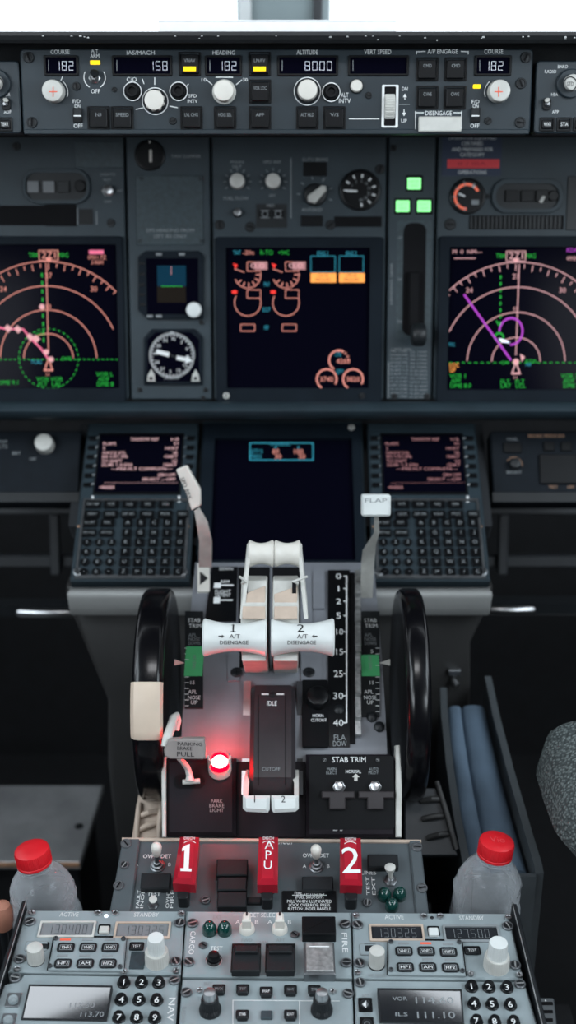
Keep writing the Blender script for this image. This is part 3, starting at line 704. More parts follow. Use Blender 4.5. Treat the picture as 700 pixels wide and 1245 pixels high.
# ------------------------------------------------------------------ display units
def display(pl, lab, o, s, n=.007, name='display_unit'):
    t = thing(name, lab, 'screen', pl)
    b = MB(pl); b.frame(o, s, .0004, n, 'bezel', .004, .002, .002, .0012); b.build('bezel', t)
    b = MB(pl); b.rect(s[0]-.5, s[1]-.5, s[2]+.5, s[3]+.5, .0025, 'screen')
    return t, b
N1 = .0028
def nav(sc, cx, cy, right):
    lo, hi = (0, 143) if not right else (546, 740)
    pk = 'e_pink' if not right else 'e_pale'
    b = MB(PM)
    rr = (116, 87, 58.5, 30) if not right else (119, 89.5, 59.5, 29.5)
    for k, r in enumerate(rr):
        lim = 89 if k else (46 if not right else 44)
        if k == 1: lim = 66
        b.ring(cx, cy, r, 1.1, N1, pk, -lim, lim)
    for a in range(-45, 46, 5):
        A = math.radians(a); L = 8 if a % 10 == 0 else 5
        b.line(cx+rr[0]*math.sin(A),cy-rr[0]*math.cos(A),cx+(rr[0]-L)*math.sin(A),cy-(rr[0]-L)*math.cos(A),1.0,N1,pk)
    for a, t in ((-33,'24'),(0,'27'),(33,'30')):
        A = math.radians(a); b.text(cx+(rr[0]-15)*math.sin(A),cy-(rr[0]-15)*math.cos(A),t,6,pk,N1)
    b.line(cx-3 if not right else cx+4, cy-rr[0], cx, cy-8, 1.1, N1+.0001, pk)
    ty = cy-126 if not right else cy-129
    b.frame((cx-12,ty-6,cx+12,ty+6),(cx-11,ty-5,cx+11,ty+7),N1,N1,pk,0,0,N1,0); b.text(cx,ty,'271',8,pk,N1,17)
    b.poly([(cx-5,cy-rr[0]-7),(cx+5,cy-rr[0]-7),(cx,cy-rr[0]-1)],N1,pk)
    b.text(cx,cy-rr[2]-5,'10',5,pk,N1)
    b.ppoly([(cx-6,cy+15),(cx+6,cy+15),(cx,cy-2)],N1,N1+.0001,pk); b.poly([(cx-3.5,cy+13),(cx+3.5,cy+13),(cx,cy+2)],N1+.0002,'screen'); b.text(cx-1,cy+19,'11',4,pk,N1)
    b.build('compass_markings', sc)
    b = MB(PM)
    b.text(cx-18,ty,'TRK',5.5,'e_grn',N1,12); b.text(cx+18,ty,'MAG',5.5,'e_grn',N1,12)
    b.line(lo, cy+1, hi, cy+1, 1.0, N1, 'e_grn', 26)
    if not right:
        b.ring(cx,cy,36,1.0,N1,'e_grn',-180,180,72,1)
        b.line(cx-8,cy-104,cx-6,cy-20,1.6,N1,'e_grn',9); b.text(cx-10,cy-30,'VOR',4,'e_grn',N1); b.text(cx+22,cy,'DME',4,'e_grn',N1)
        for x, y, t in ((52,461,'VOR'),(52,467,'FLT'),(69,461,'VOR'),(69,467,'LAL'),(127,455,'VOR L'),(126,461,'ADF'),(128,467,'DME 8'),(10,465,'DME 9.1')): b.text(x,y,t,5,'e_grn',N1)
    else:
        b.line(608.5,335,608,395,1.7,N1,'e_grn',8); b.ring(606.5,410,5,1.8,N1,'e_grn'); b.line(603,390,607,396,1.5,N1,'e_grn'); b.text(646,439,'KDL',4,'e_grn',N1,14); b.text(614,441,'DM',4,'e_grn',N1)
        for x, y, t in ((556,457,'VOR 1'),(554,463,'APF'),(560,469,'DME 8.0'),(614,464,'FLT'),(632,464,'FLT'),(615,469,'LAT'),(633,469,'LCL'),(692,457,'VOR 2'),(691,463,'ADF'),(692,469,'DME')): b.text(x,y,t,5,'e_grn',N1)
    b.build('green_markings', sc)
    b = MB(PM)
    if not right:
        pts = [(-12,396),(8,400),(28,400),(36,410),(50,424),(59,437)]
        for p, q in zip(pts, pts[1:]): b.line(*p,*q,2.2,N1+.0002,'e_pmag')
        for x, y in ((10,399.5),(22,400.5),(37,410),(44,412)): b.poly([(x-5,y-1),(x-1,y-5),(x+5,y),(x,y+5)],N1+.0003,'e_pale')
        for x, y in ((51,373),(56,428),(62,437)): b.disc(x,y,3.5,N1+.0003,'e_pale',8)
        b.rect(108,304,126,309,N1,'e_pmag'); b.text(118,313,'0921.7Z',4.5,'e_pink',N1,22); b.text(118,319,'3.4NM',4.5,'e_pink',N1,14)
        b.text(44,440,'TCAS',5,'e_cyan',N1,13)
    else:
        b.line(564,358,621,438,2.2,N1+.0002,'e_mag'); b.ring(621,403,14,2,N1+.0002,'e_mag',-90,182,ry=16)
        b.poly([(606,411),(616,414),(620,417),(610,416)],N1+.0003,'e_w'); b.disc(627,440,4,N1+.0003,'e_pale',8); b.poly([(632,430),(638,434),(634,440)],N1+.0003,'e_pale')
        b.text(697,304,'KDAL',5,'e_mag',N1,16); b.text(699,314,'0929Z',4.5,'e_pale',N1,20); b.text(642,443,'AB',4,'e_cyan',N1)
        b.text(568,306,'M  0  NM---',4.5,'e_pale',N1,36); b.line(552,314,578,314,1,N1,'e_pale'); b.text(549,419,'TFC',4,'e_cyan',N1,8)
        b.text(552,444,'LOC',5,'e_org',N1,11); b.text(550,450,'GP',5,'e_org',N1,7)
    b.build('route_markings', sc)
t, sc = display(PM, 'left navigation display with pink range arcs and green text', (-45,287,151,489), (-37,297,143,472)); nav(sc, 59, 436, False); sc.build('screen', t)
t, sc = display(PM, 'right navigation display with pale range arcs and a violet route line', (532,287,740,489), (545,300,735,474)); nav(sc, 627, 440, True); sc.build('screen', t)

t, sc = display(PM, 'square centre engine display with small round dials and two orange blocks', (262,288,465,490), (275,301,449,472))
b = MB(PM)
for cx in (301, 347.5):
    b.ring(cx,334,16,1.0,N1,'e_pink',80,250); b.ring(cx,368,16,1.0,N1,'e_pink',70,300)
    for a in range(90,250,28):
        A = math.radians(a); b.line(cx+15*math.sin(A),334-15*math.cos(A),cx+10*math.sin(A),334-10*math.cos(A),1.2,N1,'e_pink')
    b.line(cx-16,327,cx-4,331,1,N1,'e_pink')
    for x0,y0,x1,y1 in ((cx-1,318,cx+16,330),(cx-1,352,cx+16,363),(cx-9 if cx<320 else cx-5,394,cx+9 if cx<320 else cx+13,403)):
        b.frame((x0,y0,x1,y1),(x0+.8,y0+.8,x1-.8,y1-.8),N1,N1,'e_pink',.001,.001,N1,0)
    b.rect(cx+8,318,cx+24,328,N1+.0001,'e_dim'); b.text(cx+12,323,'0.0',6,'e_pale',N1+.0002,17)
for cx, cy in ((397,461),(429,461)):
    b.ring(cx,cy,12,2,N1,'e_pink',-150,120); b.text(cx,cy,'3740' if cx<410 else '3820',6,'e_pink',N1,16)
b.ring(412,438,12,2,N1,'e_pink',-150,30); b.text(417,439,'4260',6,'e_pink',N1,16)
for a in range(0,100,22):
    A = math.radians(a); b.line(412+10*math.sin(A),438-10*math.cos(A),412+13*math.sin(A),438-13*math.cos(A),1.5,N1,'e_pink')
b.text(302,307,'-20c',5,'e_pink',N1,14); b.build('dial_markings', sc)
b = MB(PM)
for x, y, t_, w in ((288,307,'TAT',9),(392,308,'ENG 1',13),(427,308,'ENG 2',13),(324,345.5,'N1',6),(324,376.5,'EGT',9),(324,398.5,'FF',5),(413,452,'QTY',9),(411,431,'CTR',8)): b.text(x,y,t_,5,'e_cyan',N1,w)
b.text(324,307,'R-TO',5.5,'e_grn',N1,15); b.text(345,307,'+34C',5,'e_grn',N1,13)
b.build('blue_green_markings', sc)
b = MB(PM)
for cx in (286, 333):
    b.ppoly([(cx-3,320),(cx+3,322),(cx,327)],N1,N1+.0001,'e_red'); b.rect(cx-4,353,cx+2,357,N1,'e_red')
b.build('red_markings', sc)
b = MB(PM)
for x in (377.5, 412):
    b.frame((x,311,x+30,331),(x+.7,311.7,x+29.3,330.3),N1,N1,'e_cyan',0,0,N1,0); b.rect(x,332,x+31,343.5,N1,'e_org',.0005)
    b.text(x+15,335,'LOW OIL',3.5,'bink',N1+.0002,14); b.text(x+15,340,'PRESSURE',3.5,'bink',N1+.0002,18)
b.build('caution_markings', sc); sc.build('screen', t)
fastener(PM, t, 275, 481, 4, m='knobg', n=.007); fastener(PM, t, 440, 481, 4, m='dark', n=.007)

# rounded lip under the boards
b = MB(); lp = [YZ(488,dp(487)-.012), YZ(492,dp(490)-.028), YZ(500,dp(494)-.032), YZ(507,dp(500)-.026), YZ(511,1.50), YZ(511,1.545), YZ(489,1.53), YZ(488.5,dp(487)+.004)]
xprism(b, lp, -.50, .50, 'mpanel')
tag(b.build('panel_lip', ang=50), 'dark rounded grey ledge running along the bottom of the instrument boards', 'ledge')
# ================================================================== forward electronic panel
PF = Pl(514, 1.54, 707, 1.42)
fp = thing('forward_electronic_panel', 'sloping dark grey panel base between the two keypad units', 'panel', PF)
b = MB(PF); b.box(90, 514, 592, 640, -.05, -.0215, 'fairk', .003); b.box(242, 512, 443, 674, -.010, -.0005, 'mpanel', .002, .001); b.build('base_plate', fp)

t, sc = display(PF, 'black lower centre screen with one small cyan framed box near its top', (243,514,441,690), (258,532,430,681), .008)
b = MB(PF); b.frame((303,538,381,560),(304.2,539.2,379.8,558.8),N1,N1,'e_cyan',.002,.002,N1,0); b.text(341,540,'HYDRAULIC',4,'e_cyan',N1+.0001,24)
b.text(312,549,'QTY %',4.5,'e_cyan',N1,15); b.text(311,555,'PRESS',4.5,'e_cyan',N1,14); b.text(335,544,'A',3.5,'e_cyan',N1); b.text(363,544,'B',3.5,'e_cyan',N1); b.build('cyan_lettering', sc)
b = MB(PF); b.text(335,549,'89',5.5,'e_pink',N1,8); b.text(363,549,'100',5.5,'e_pink',N1,11); b.text(338,555,'30',5.5,'e_pink',N1,8); b.text(367,555,'50',5.5,'e_pink',N1,8); b.build('pink_lettering', sc); sc.build('screen', t)
fastener(PF, t, 427, 520, 4, m='knobg', n=.008)

def cdu(lab, mir, bright):
    """key pad unit; its left one is drawn from the photograph, the right one mirrored in its frame"""
    t = thing('control_display_unit', lab, 'control unit', PF)
    dx = 0 if not mir else 1
    tx = 'e_cdu' if bright else 'e_dim'
    # four corner pixels give the frame: top edge y 514, bottom edge y 706
    def q(a, y):                       # a from 0 (outer left) to 1 (outer right)
        k = (y-514)/192.0
        if not mir: l, r = 107-22*k, 241-11*k
        else: l, r = 447+6*k, 577+19*k
        return l + (r-l)*a
    PX = lambda a, y: PF.uv(q(a,y), y, .010)
    b = MB(PF)
    b.ppoly([(q(0,514),514),(q(1,514),514),(q(1,706),706),(q(0,706),706)], -.012, .010, 'mpanel', .0018)
    s0 = [(q(.13,529),529),(q(.86,529),529),(q(.86,598),598),(q(.13,598),598)]
    b.ppoly([(q(.11,526),526),(q(.88,526),526),(q(.88,601),601),(q(.11,601),601)], .010, .0115, 'black', .001)
    for a, y in ((.115,604),(.87,604)): b.poly([(q(a,y)-1.5,y-1),(q(a,y)+1.5,y-1),(q(a,y)+1.5,y+7),(q(a,y)-1.5,y+7)],.0103,'ink')
    # raised rim round the keys
    o_ = [(q(.035,606),606),(q(.965,606),606),(q(.965,703),703),(q(.035,703),703)]; i_ = [(q(.055,609),609),(q(.945,609),609),(q(.945,699),699),(q(.055,699),699)]
    b.ringp([PF.uv(x,y,.012) for x,y in o_],[PF.uv(x,y,.012) for x,y in i_], .010, .0125, 'dsteel', .010, .0005)
    for a in (.06, .94): b.prof(q(a,695), 695, [(6,.010),(6,.013),(4.5,.0135),(4.5,.0125),(2,.0125),(2,.0105)], 'dsteel', 20, .012)
    for i in range(6):
        for a in (.10, .895): b.line(q(a,533+i*11.3)-2.5, 533.5+i*11.3, q(a,533+i*11.3)+2.5, 531+i*11.3, 1.1, .0104, 'midink' if (a < .5) == (not mir) else 'dimink')
    for a in (.02,.965): b.disc(q(a,640),640,1.6,.0104,'orange',8)
    b.build('case', t)
    sc = MB(PF); sc.poly(s0, .0118, 'screen')
    b = MB(PF); n = .0121
    c0, c1 = q(.16,560), q(.83,560)
    def L(y, s, h=4.6, al='l', w=None):
        kk = (y-560)/192*(-17 if not mir else 11)
        wd = w or len(s)*3.1
        cx = c0+kk+wd/2 if al=='l' else c1+kk-wd/2 if al=='r' else (c0+c1)/2+kk+4
        b.text(cx, y, s, h, tx, n, wd)
    L(534,'TAKEOFF REF',3.6,'c'); L(534,'1/2',3.4,'r')
    for y, a, r in ((539.5,' FLAPS','V1'),(545,' 5','141KT'),(550.5,' GW/CG 21%','VR'),(555,' 60.1/21.0%','150KT'),(560.5,' TO SHIFT','V2'),(565,' 22.0K 1-2-DN','156KT')): L(y,a.strip(),3.3); L(y,r,3.3,'r')
    L(570,'---PRE-FLT COMPLETE---',3.3,'c',74); L(577.5,'QRH OFF',3.3,'r'); L(582.5,'SELECT ---OFF',3.3,'r'); L(587,'----------------------',2,'c',90); L(592.5,'<INDEX',3.6,'l')
    b.build('screen_lettering', sc); sc.build('screen', t)
    # keys
    def key(x, y, w, h, rnd, s, name='key', m='black', at=.0135):
        b = MB(PF)
        if rnd: b.cyl(x, y, w/2, .010, at, m, .0006, 14)
        else: b.box(x-w/2, y-h/2, x+w/2, y+h/2, .010, at, m, .0008, .0006)
        if s: b.text(x, y, s, 4.2 if len(s)<2 else 3, 'dimink', at+.0002, min(w-4, len(s)*2.6) if len(s)>1 else None)
        b.build(name, t)
    for i in range(6):
        y = 532+i*11.3
        for a in (.055, .94):
            key(q(a,y), y, 9, 4.4, False, '', 'line_select_key')
            if a > .5 or mir: pass
    rows = [('INIT|REF','RTE','CLB','CRZ','DES'),('MENU','LEGS','DEP ARR','HOLD','PROG')]
    ys = (609.5, 621.5, 633.5, 645.5, 658.5, 670.5, 682.5, 694.5)
    sp = lambda i: .105 + i*.158
    for j, r in enumerate((('INIT REF','RTE','CLB','CRZ','DES'),('MENU','LEGS','DEP ARR','HOLD','PROG'))):
        y = ys[j]+3
        for i, s in enumerate(r): key(q(sp(i)+.02,y), y, 18, 9, False, s)
    key(q(.91,ys[1]+3), ys[1]+3, 14, 9, False, 'EXEC', 'execute_key')
    for j, r in enumerate((('N1 LIMIT','FIX'),('PREV PAGE','NEXT PAGE'))):
        y = ys[2+j]+1.5
        for i, s in enumerate(r): key(q(.115+i*.15,y), y, 17, 9, False, s)
    num = ('123','456','789','.0-')
    for j in range(4):
        y = ys[4+j]
        for i, s in enumerate(num[j]): key(q(.105+i*.105,y), y, 10.5, 10, True, s, 'number_key')
    let = ('ABCDE','FGHIJ','KLMNO','PQRST','UVWXY','Z_D/C')
    for j in range(6):
        y = ys[2+j]+ (1.5 if j < 2 else 0)
        for i, s in enumerate(let[j]): key(q(.44+i*.115,y), y, 11.5, 9.5, False, 'SP' if s == '_' else s, 'letter_key')
    return t
cdu('left keypad unit with bright pink text on its small screen behind the speed brake lever', False, True)
cdu('right keypad unit with dimmer pink text on its small screen behind the flap lever', True, False)

# stand under the keypads: flared fairing tapering to the pedestal
def stand():
    pl = Pl.free((0, 1.285, CZ-.65), (1,0,0), (0,0,1))
    t = thing('pedestal_stand', 'grey painted flared stand below the two keypad units', 'stand', pl)
    b = MB(pl); q = lambda pts: [pl.uv(x, y) for x, y in pts]
    up = q([(80,713),(599,713),(599,722),(596,732),(572,782),(572,838),(560,1100),(150,1100),(131,930),(131,852),(83,736),(80,722)])
    b.prism(up, -.03, 0, 'fair', .004); b.build('body', t, ang=50)
    b = MB(); lit_lip = [YZ(716,1.4120),YZ(717,1.4050),YZ(719,1.3985),YZ(722,1.3960),YZ(727,1.3975),YZ(738,1.4080),YZ(748,1.4165),YZ(748,1.4225),YZ(716,1.4225)]
    xprism(b, lit_lip, (82-350)/F*1.40, (598-350)/F*1.40, 'lit_lip', .002); o = b.build('upper_lip', t, ang=60); o.matrix_parent_inverse = pl.mat().inverted()
    b = MB(pl); b.prism(rrect(-.20,-pl.O.z,.16,.02), -.028, -.002, 'floor'); b.build('foot', t)
    b = MB(); b.prism(rrect(-.16,1.335,.13,1.42), 0, .70, 'floor'); o = b.build('support_post', t); o.matrix_parent_inverse = pl.mat().inverted()
    b = MB(pl); b.box(545,815,560,822,0,.006,'dsteel',.001,.001); u,v = pl.uv(551,823); b.tube([(u,v,.0),(u,v-.003,.006),(u+.004,v-.006,.012)],.004,'steel'); b.build('catch', t)
stand()

# side panels beside the keypads
PS = Pl(520, 1.53, 612, 1.505)
def side_panel(lab, x0, x1, knob):
    t = thing('side_panel', lab, 'panel', PS)
    b = MB(PS); b.box(x0, 524, x1, 611, -.03, 0, 'shade', .003, .0015); b.box(x0,598,x1,611,0,.003,'dark',.001,.001)
    if knob == 'l':
        b.text(20,551,'BRT',4,'dimink',.0004,10); b.text(40,558,'OFF',3.5,'dimink',.0004,8); b.text(4,537,'MAP',4,'dimink',.0004,10); b.text(4,543,'LTS',4,'dimink',.0004,10)
    else:
        b.text(623,534,'PANEL',3.5,'dimink',.0004,13); b.text(664,530,'BRAKE PRESSURE',3.5,'orange',.0004,44); b.text(625,574,'BRIGHT',3.2,'dimink',.0004,18)
        b.text(672,592,'TEST',3.2,'orange',.0004,11); b.text(694,592,'OFF',3.2,'orange',.0004,9)
    b.build('face_plate', t)
    if knob == 'l': round_knob(PS, t, 55.5, 542, 11.5, .016, 'knobg', flute=16, fd=.07, label='light grey fluted knob')
    else:
        round_knob(PS, t, 625, 565, 7, .010, 'dark', flute=12); b = MB(PS); b.ring(625,565,9.5,.8,.0005,'orange',-60,100); b.build('dial_ring', t)
        for q in ((612,538,634,550),(661,537,674,548),(682,537,695,548)):
            b = MB(PS); b.box(*q,0,.003,'black',.0008,.0006); b.build('annunciator_light', t)
        b = MB(PS); b.box(656,552,702,588,0,.004,'black',.002,.001)
        b.build('indicator_window', t)
side_panel('dark panel with one light grey fluted knob beside the left keypad unit', -80, 97, 'l')
side_panel('dark panel with black windows and orange lettering beside the right keypad unit', 598, 780, 'r')

# footwells: pedal frames, foot bars, heel plate
def pedal_frame(lab, xv, x0, x1):
    d = 1.72; pl = Pl.free(P(xv, 660, d), (1,0,0), (0,.25,1))
    t = thing('rudder_pedal_frame', lab, 'frame', pl)
    b = MB(pl); b.box(xv-6,626,xv+6,700,-.012,0,'fairk',.004,.002); b.build('upright', t)
    b = MB(pl); b.box(x0,676,x1,690,-.03,-.012,'fairk',.004,.002); b.build('cross_bar', t)
    b = MB(pl); b.box(x0,604,x1,626,-.03,-.010,'fairk',.004,.002); b.build('top_bar', t)
    b = MB(pl); b.box(x0,740,x1,748,-.04,-.03,'dark',.002); b.build('lower_bar', t)
pedal_frame('grey cross shaped pedal frame in the dark left footwell', 66, -60, 110)
pedal_frame('grey cross shaped pedal frame in the dark right footwell', 612, 580, 760)
def foot_bar(lab, x0, x1, y, d):
    a, c = P(x0,y,d), P(x1,y,d)
    t = thing('foot_bar', lab, 'bar', Pl.free((a+c)/2,(1,0,0),(0,1,0))); h = (c.x-a.x)/2
    b = MB(); b.tube([(-h,0,0),(-h+.004,0,0),(h-.004,0,0),(h,0,0)],[.003,.0055,.0055,.003],'steel',12); b.build('tube', t)
    b = MB(); b.prism(rrect(-h-.1,.012,h+.1,.035,.004), -.012, .004, 'dark'); b.build('bracket', t)
    for k in ((h+.08) if x0 < 300 else (-h-.08),):
        b = MB(); b.prism(rrect(k-.006,.014,k+.006,.026), -a.z, -.008, 'dark'); b.build('leg', t)
foot_bar('bright steel foot bar in the dark left footwell beside the stand', 20, 92, 745, 1.62)
foot_bar('bright steel foot bar in the dark right footwell beside the stand', 592, 650, 741.5, 1.62)
hp = thing('heel_plate', 'scuffed bare metal heel plate with an orange brown edge on the left footwell floor', 'heel plate', Pl.free((0,0,0),(1,0,0),(0,1,0)))
zt = .235
b = MB(); b.prism([(-.80,1.375),(-.291,1.375),(-.285,1.56),(-.80,1.56)], zt-.012, zt, 'heel', .002); b.prism(rrect(-.80,1.40,-.30,1.55), 0, zt-.012, 'floor')
b.lathe(-.306,1.455,[(.006,zt),(.006,zt+.002),(.003,zt+.003)],'dark',12); b.build('plate', hp)
b = MB(); b.prism(rrect(-.80,1.371,-.292,1.375), zt-.005, zt+.001, 'orange', .0008); b.build('edge_strip', hp)

# ================================================================== throttle quadrant
cf = np.polyfit([690,760,830,905], [1.365,1.29,1.23,1.19], 2)
def dq(y): return float(np.polyval(cf, y))
def TQ(y): return Pl(y-6, dq(y-6), y+6, dq(y+6))
def off(yz, nn): return yz
def arcpt(y, n=0.0):
    a, c = YZ(y-4, dq(y-4)), YZ(y+4, dq(y+4)); p = YZ(y, dq(y))
    t = (a[0]-c[0], a[1]-c[1]); l = math.hypot(*t); return (p[0] - t[1]/l*n, p[1] + t[0]/l*n)
PB = Pl(912, 1.184, 1020, 1.163)        # the rear face
tq = thing('throttle_quadrant', 'dark grey throttle quadrant with curved top and switch panels on its rear face', 'throttle quadrant', Pl.free((0,0,0),(1,0,0),(0,1,0)))
b = MB()
ys = [684+i*13 for i in range(18)]
prof = [arcpt(y) for y in ys if y <= 908] + [YZ(912,1.186), YZ(1014,1.1675), (.980,CZ-.80), (1.24,CZ-.80)]
xprism(b, prof, -.106, .098, 'quad'); 
b.build('body', tq, ang=25)
def strip(x0, x1, y0, y1, n, m, k=12, name=None, deco=None, par=None, thick=.003):
    """plate bent over the quadrant's curve between two picture columns"""
    b = MB(); vs = []; fs = []
    for i in range(k+1):
        y = y0 + (y1-y0)*i/k; p1 = arcpt(y, n); p0 = arcpt(y, n-thick); d = dq(y)
        xa, xb = (x0(y) if callable(x0) else x0), (x1(y) if callable(x1) else x1)
        a, c = (xa-350)/F*d, (xb-350)/F*d
        vs += [(a,)+p0, (a,)+p1, (c,)+p1, (c,)+p0]
    for i in range(k):
        for j in range(4): fs.append((i*4+j, i*4+(j+1)%4, (i+1)*4+(j+1)%4, (i+1)*4+j))
    fs += [(3,2,1,0), tuple(k*4+j for j in range(4))]
    b.add(vs, fs, m)
    if deco: deco(b)
    return b.build(name, par or tq) if name else b
def on(b, y, n):            # write on the curve near picture row y, raised n
    b.pl = TQ(y); b.X = b.pl.mat(); return b
def qtext(b, x, y, t, h, m='ink', n=.0026, w=None, rot=0): on(b, y, n).text(x, y, t, h, m, n, w, rot); b.X = None
def qline(b, x0, y0, x1, y1, w, m='ink', n=.0026): on(b, (y0+y1)/2, n).line(x0, y0, x1, y1, w, n, m); b.X = None
def qrect(b, x0, y0, x1, y1, m, n=.0026): on(b, (y0+y1)/2, n).rect(x0, y0, x1, y1, n, m); b.X = None
# speed brake plate
def deco(b):
    qtext(b,273,707,'ARM',3.6,w=11); qrect(b,260,708.5,268.5,715,'ink',.0028); qline(b,268,711.5,284,711.5,2.6,n=.0028)
    qtext(b,271,719,'FLIGHT',4,w=19); qtext(b,271,723.5,'DETENT',4,w=19)
    qrect(b,259.5,726,267.5,733.5,'ink',.0028); qline(b,267,729.6,283,729.6,2.6,n=.0028); qtext(b,275,691.5,'DOWN',3.5,w=16)
strip(lambda y: 258-(y-692)*.14, lambda y: 289-(y-692)*.03, 691, 756, .0024, 'black', name='speed_brake_scale', deco=deco)
def deco(b):
    on(b,703,.0028).poly([(243,695),(243,711),(253,703)],.0028,'bink'); b.X = None
strip(240,255,687,721,.0024,'cream',name='arrow_plate',deco=deco)
# throttle slots and the blue grey cover strips
strip(290,328,690,812,.0006,'pit',name='lever_slot'); strip(331,364,690,812,.0006,'pit',name='lever_slot')
strip(366,379,696,765,.0022,'quad',name='cover_strip'); strip(380,394,696,742,.0030,'quad',name='cover_strip')
strip(277,291,795,829,.002,'quad',name='cover_strip'); strip(366,391,795,829,.002,'quad',name='cover_strip')
for x in (287.5, 375.5):
    pl = TQ(816); b = MB(pl); b.X = pl.mat(); b.prof(x,817,[(7.2,.002),(7.2,.0032),(6,.0038),(6,.0036),(1,.0036)],'dark',20,.003); b.line(x-3.5,817,x+3.5,817,1,.0040,'pit'); b.line(x,813.5,x,820.5,1,.0041,'pit'); b.X=None; b.build('fastener', tq)
# flap scale
def deco(b):
    for t, y in (('0',700.5),('1',715.5),('2',731),('5',748.5),('10',768),('15',792.5),('25',819),('30',846),('40',878.7)):
        qtext(b, 411.5 if len(t)<2 else 412.8 if y<800 else 411.2, y, t, 6.5 if y<745 else 7.2 if y<800 else 8, w=None if len(t)<2 else (8.6 if y<800 else 11 if y<830 else 12.5))
        qline(b, 417.5, y, 421, y, 1.8)
    for y in range(700,879,10): qline(b, 421.2, y-.3, 421.2, min(y+10.3,879), 1.8)
    qtext(b,413,896.5,'FLA',6.5,'dimink',w=14.5); qtext(b,413,904,'DOW',6.5,'dimink',w=16.5)
strip(398.5,425,695,909,.0024,'black',20,name='flap_scale',deco=deco)
strip(425,432,697,905,.0008,'pit',20,name='lever_slot')
# serrated gate
b = MB(); gy = [(698,4),(707,9),(716,2),(722,9),(731,2),(736,8),(746,2),(752,9),(764,2),(772,4),(782,12),(794,10),(802,2),(809,7),(822,2),(832,9),(850,2),(856,9),(878,2),(884,7),(897,2)]
for i in range(len(gy)-1):
    (y0, h), (y1, _) = gy[i], gy[i+1]; p = [arcpt(y0,.001), arcpt(y1,.001), arcpt(y1,.002+h*.0011), arcpt(y0,.002+h*.0011)]
    d = dq((y0+y1)/2); xprism(b, p, (431.5-350)/F*d, (438-350)/F*d, 'alu')
b.build('flap_gate', tq)
# trim indicators either side
def trim(x0, x1, gy0, gy1, yend, side):
    def deco(b):
        qrect(b, x0, gy0, x1, gy1, 'green', .0026)
        cx = (x0+x1)/2
        qtext(b,cx,754,'STAB',4.6,'ink',w=15); qtext(b,cx+1,761,'TRIM',4.6,'ink',w=15); qtext(b,cx-2,772,'APL',4,'dimink',w=10); qtext(b,cx,777,'NOSE',4,'dimink',w=14); qtext(b,cx,782,'DOWN',4,'dimink',w=14)
        qtext(b,cx,806 if side>0 else 805,'TAKE-OFF',4,'dimink',.0028,18,90)
        ex = x1-2 if side > 0 else x0+2
        for i, y in enumerate(range(788,yend-2,7)): qline(b, ex-2.5, y, ex+2.5, y, .9, 'ink')
        for i, t in enumerate(('5','10','15')): qtext(b, ex-7 if side>0 else ex+7, 792+i*19, t, 4, 'ink')
        qtext(b,cx-2,841,'APL',4.5,'ink',w=11); qtext(b,cx,848,'NOSE',4.5,'ink',w=15); qtext(b,cx,854,'UP',4.5,'ink',w=8)
    strip(x0, x1, 745, yend, .0024, 'dark', 16, name='trim_scale', deco=deco)
    b = MB(); px = 467 if side>0 else 217; d = dq(806)-.02
    pl = Pl.free(P(px,806,d),(1,0,0),(0,.4,1)); b.X = pl.mat()
    b.prism([pl.uv(x,y) for x,y in (((461,806),(474,801.5),(474,809)) if side>0 else ((224,806),(212,801.5),(212,809)))],-.001,.001,'knobg'); b.X=None; o = b.build('trim_pointer', tq); o['label']='pale pointed trim pointer'
trim(439,461,796,822,872,1); trim(225,247,786,822,862,-1)
# horn cutout button
pl = TQ(846); b = MB(pl); b.X = pl.mat()
b.box(367,826,399,908,-.001,.0018,'black',.002,.0005); b.text(386.5,870,'HORN',3.6,'ink',.002,13); b.text(387.5,875.5,'CUTOUT',3.6,'ink',.002,19); b.X=None; b.build('horn_plate', tq)
b = MB(pl); b.X = pl.mat(); b.prof(386.5,848,[(14.5,.0018),(14.5,.008),(13.8,.010),(12,.0112),(4,.0118)],'black',36,.006); b.X=None; o = b.build('horn_cutout_button', tq)
for x, y in ((412,862),(452,871),(461,883)):
    pl = TQ(y); b = MB(pl); b.X = pl.mat(); b.prof(x,y,[(6.5,.001),(6.5,.003),(4,.005),(1,.0055)],'dark',18,.003); b.X=None; b.build('fastener', tq)
# rear face: parking brake box, stab trim panel
def bx(name, pts, n0, n1, m, ch=.002):
    b = MB(PB); b.X = PB.mat(); b.ppoly(pts, n0, n1, m, ch); return b
b = bx('', [(201,922),(287,922),(287,1017),(201,1017)], -.004, .010, 'quad_shaded', .004)
b.text(263.5,974,'PARK',4.4,'dimink',.0103,14); b.text(263.5,979.5,'BRAKE',4.4,'dimink',.0103,18); b.text(263.5,985,'LIGHT',4.4,'dimink',.0103,17)
b.prism(rrect(*b.R(211,942,249,959,.0105),.006),.0095,.0104,'pit'); b.X=None; b.build('parking_brake_housing', tq)
b = bx('', [(287.5,926),(371.5,926),(371.5,1018),(287.5,1018)], -.004, .0012, 'quad_shaded', .0004); b.X=None; b.build('recess_shade', tq)  # dark plate standing in for the shaded recess below the start levers
b = bx('', [(196,925),(201.5,918),(201.5,1018),(197,1018)], -.004, .0125, 'offw', .001); b.X=None; b.build('edge_trim', tq)
b = bx('', [(372,917),(474,917),(481,925),(481,1018),(372,1018)], -.004, .012, 'quad_shaded', .003)
b.prism(rrect(*b.R(376,919,479,1008,.0125),.003),.0118,.0126,'black'); b.text(424,923.5,'STAB TRIM',6.5,'ink',.0128,41); b.text(403,935,'MAIN',3.6,'dimink',.0128,11); b.text(403,939.5,'ELECT',3.6,'dimink',.0128,13); b.text(454,935,'AUTO',3.6,'dimink',.0128,11); b.text(454,939.5,'PILOT',3.6,'dimink',.0128,12); b.text(429.5,938,'NORMAL',4,'ink',.0128,19)
b.poly([(428,945),(432.5,940.5),(437,945)],.0128,'knobg'); b.rect(430.5,945,434.5,949.5,.0128,'knobg')
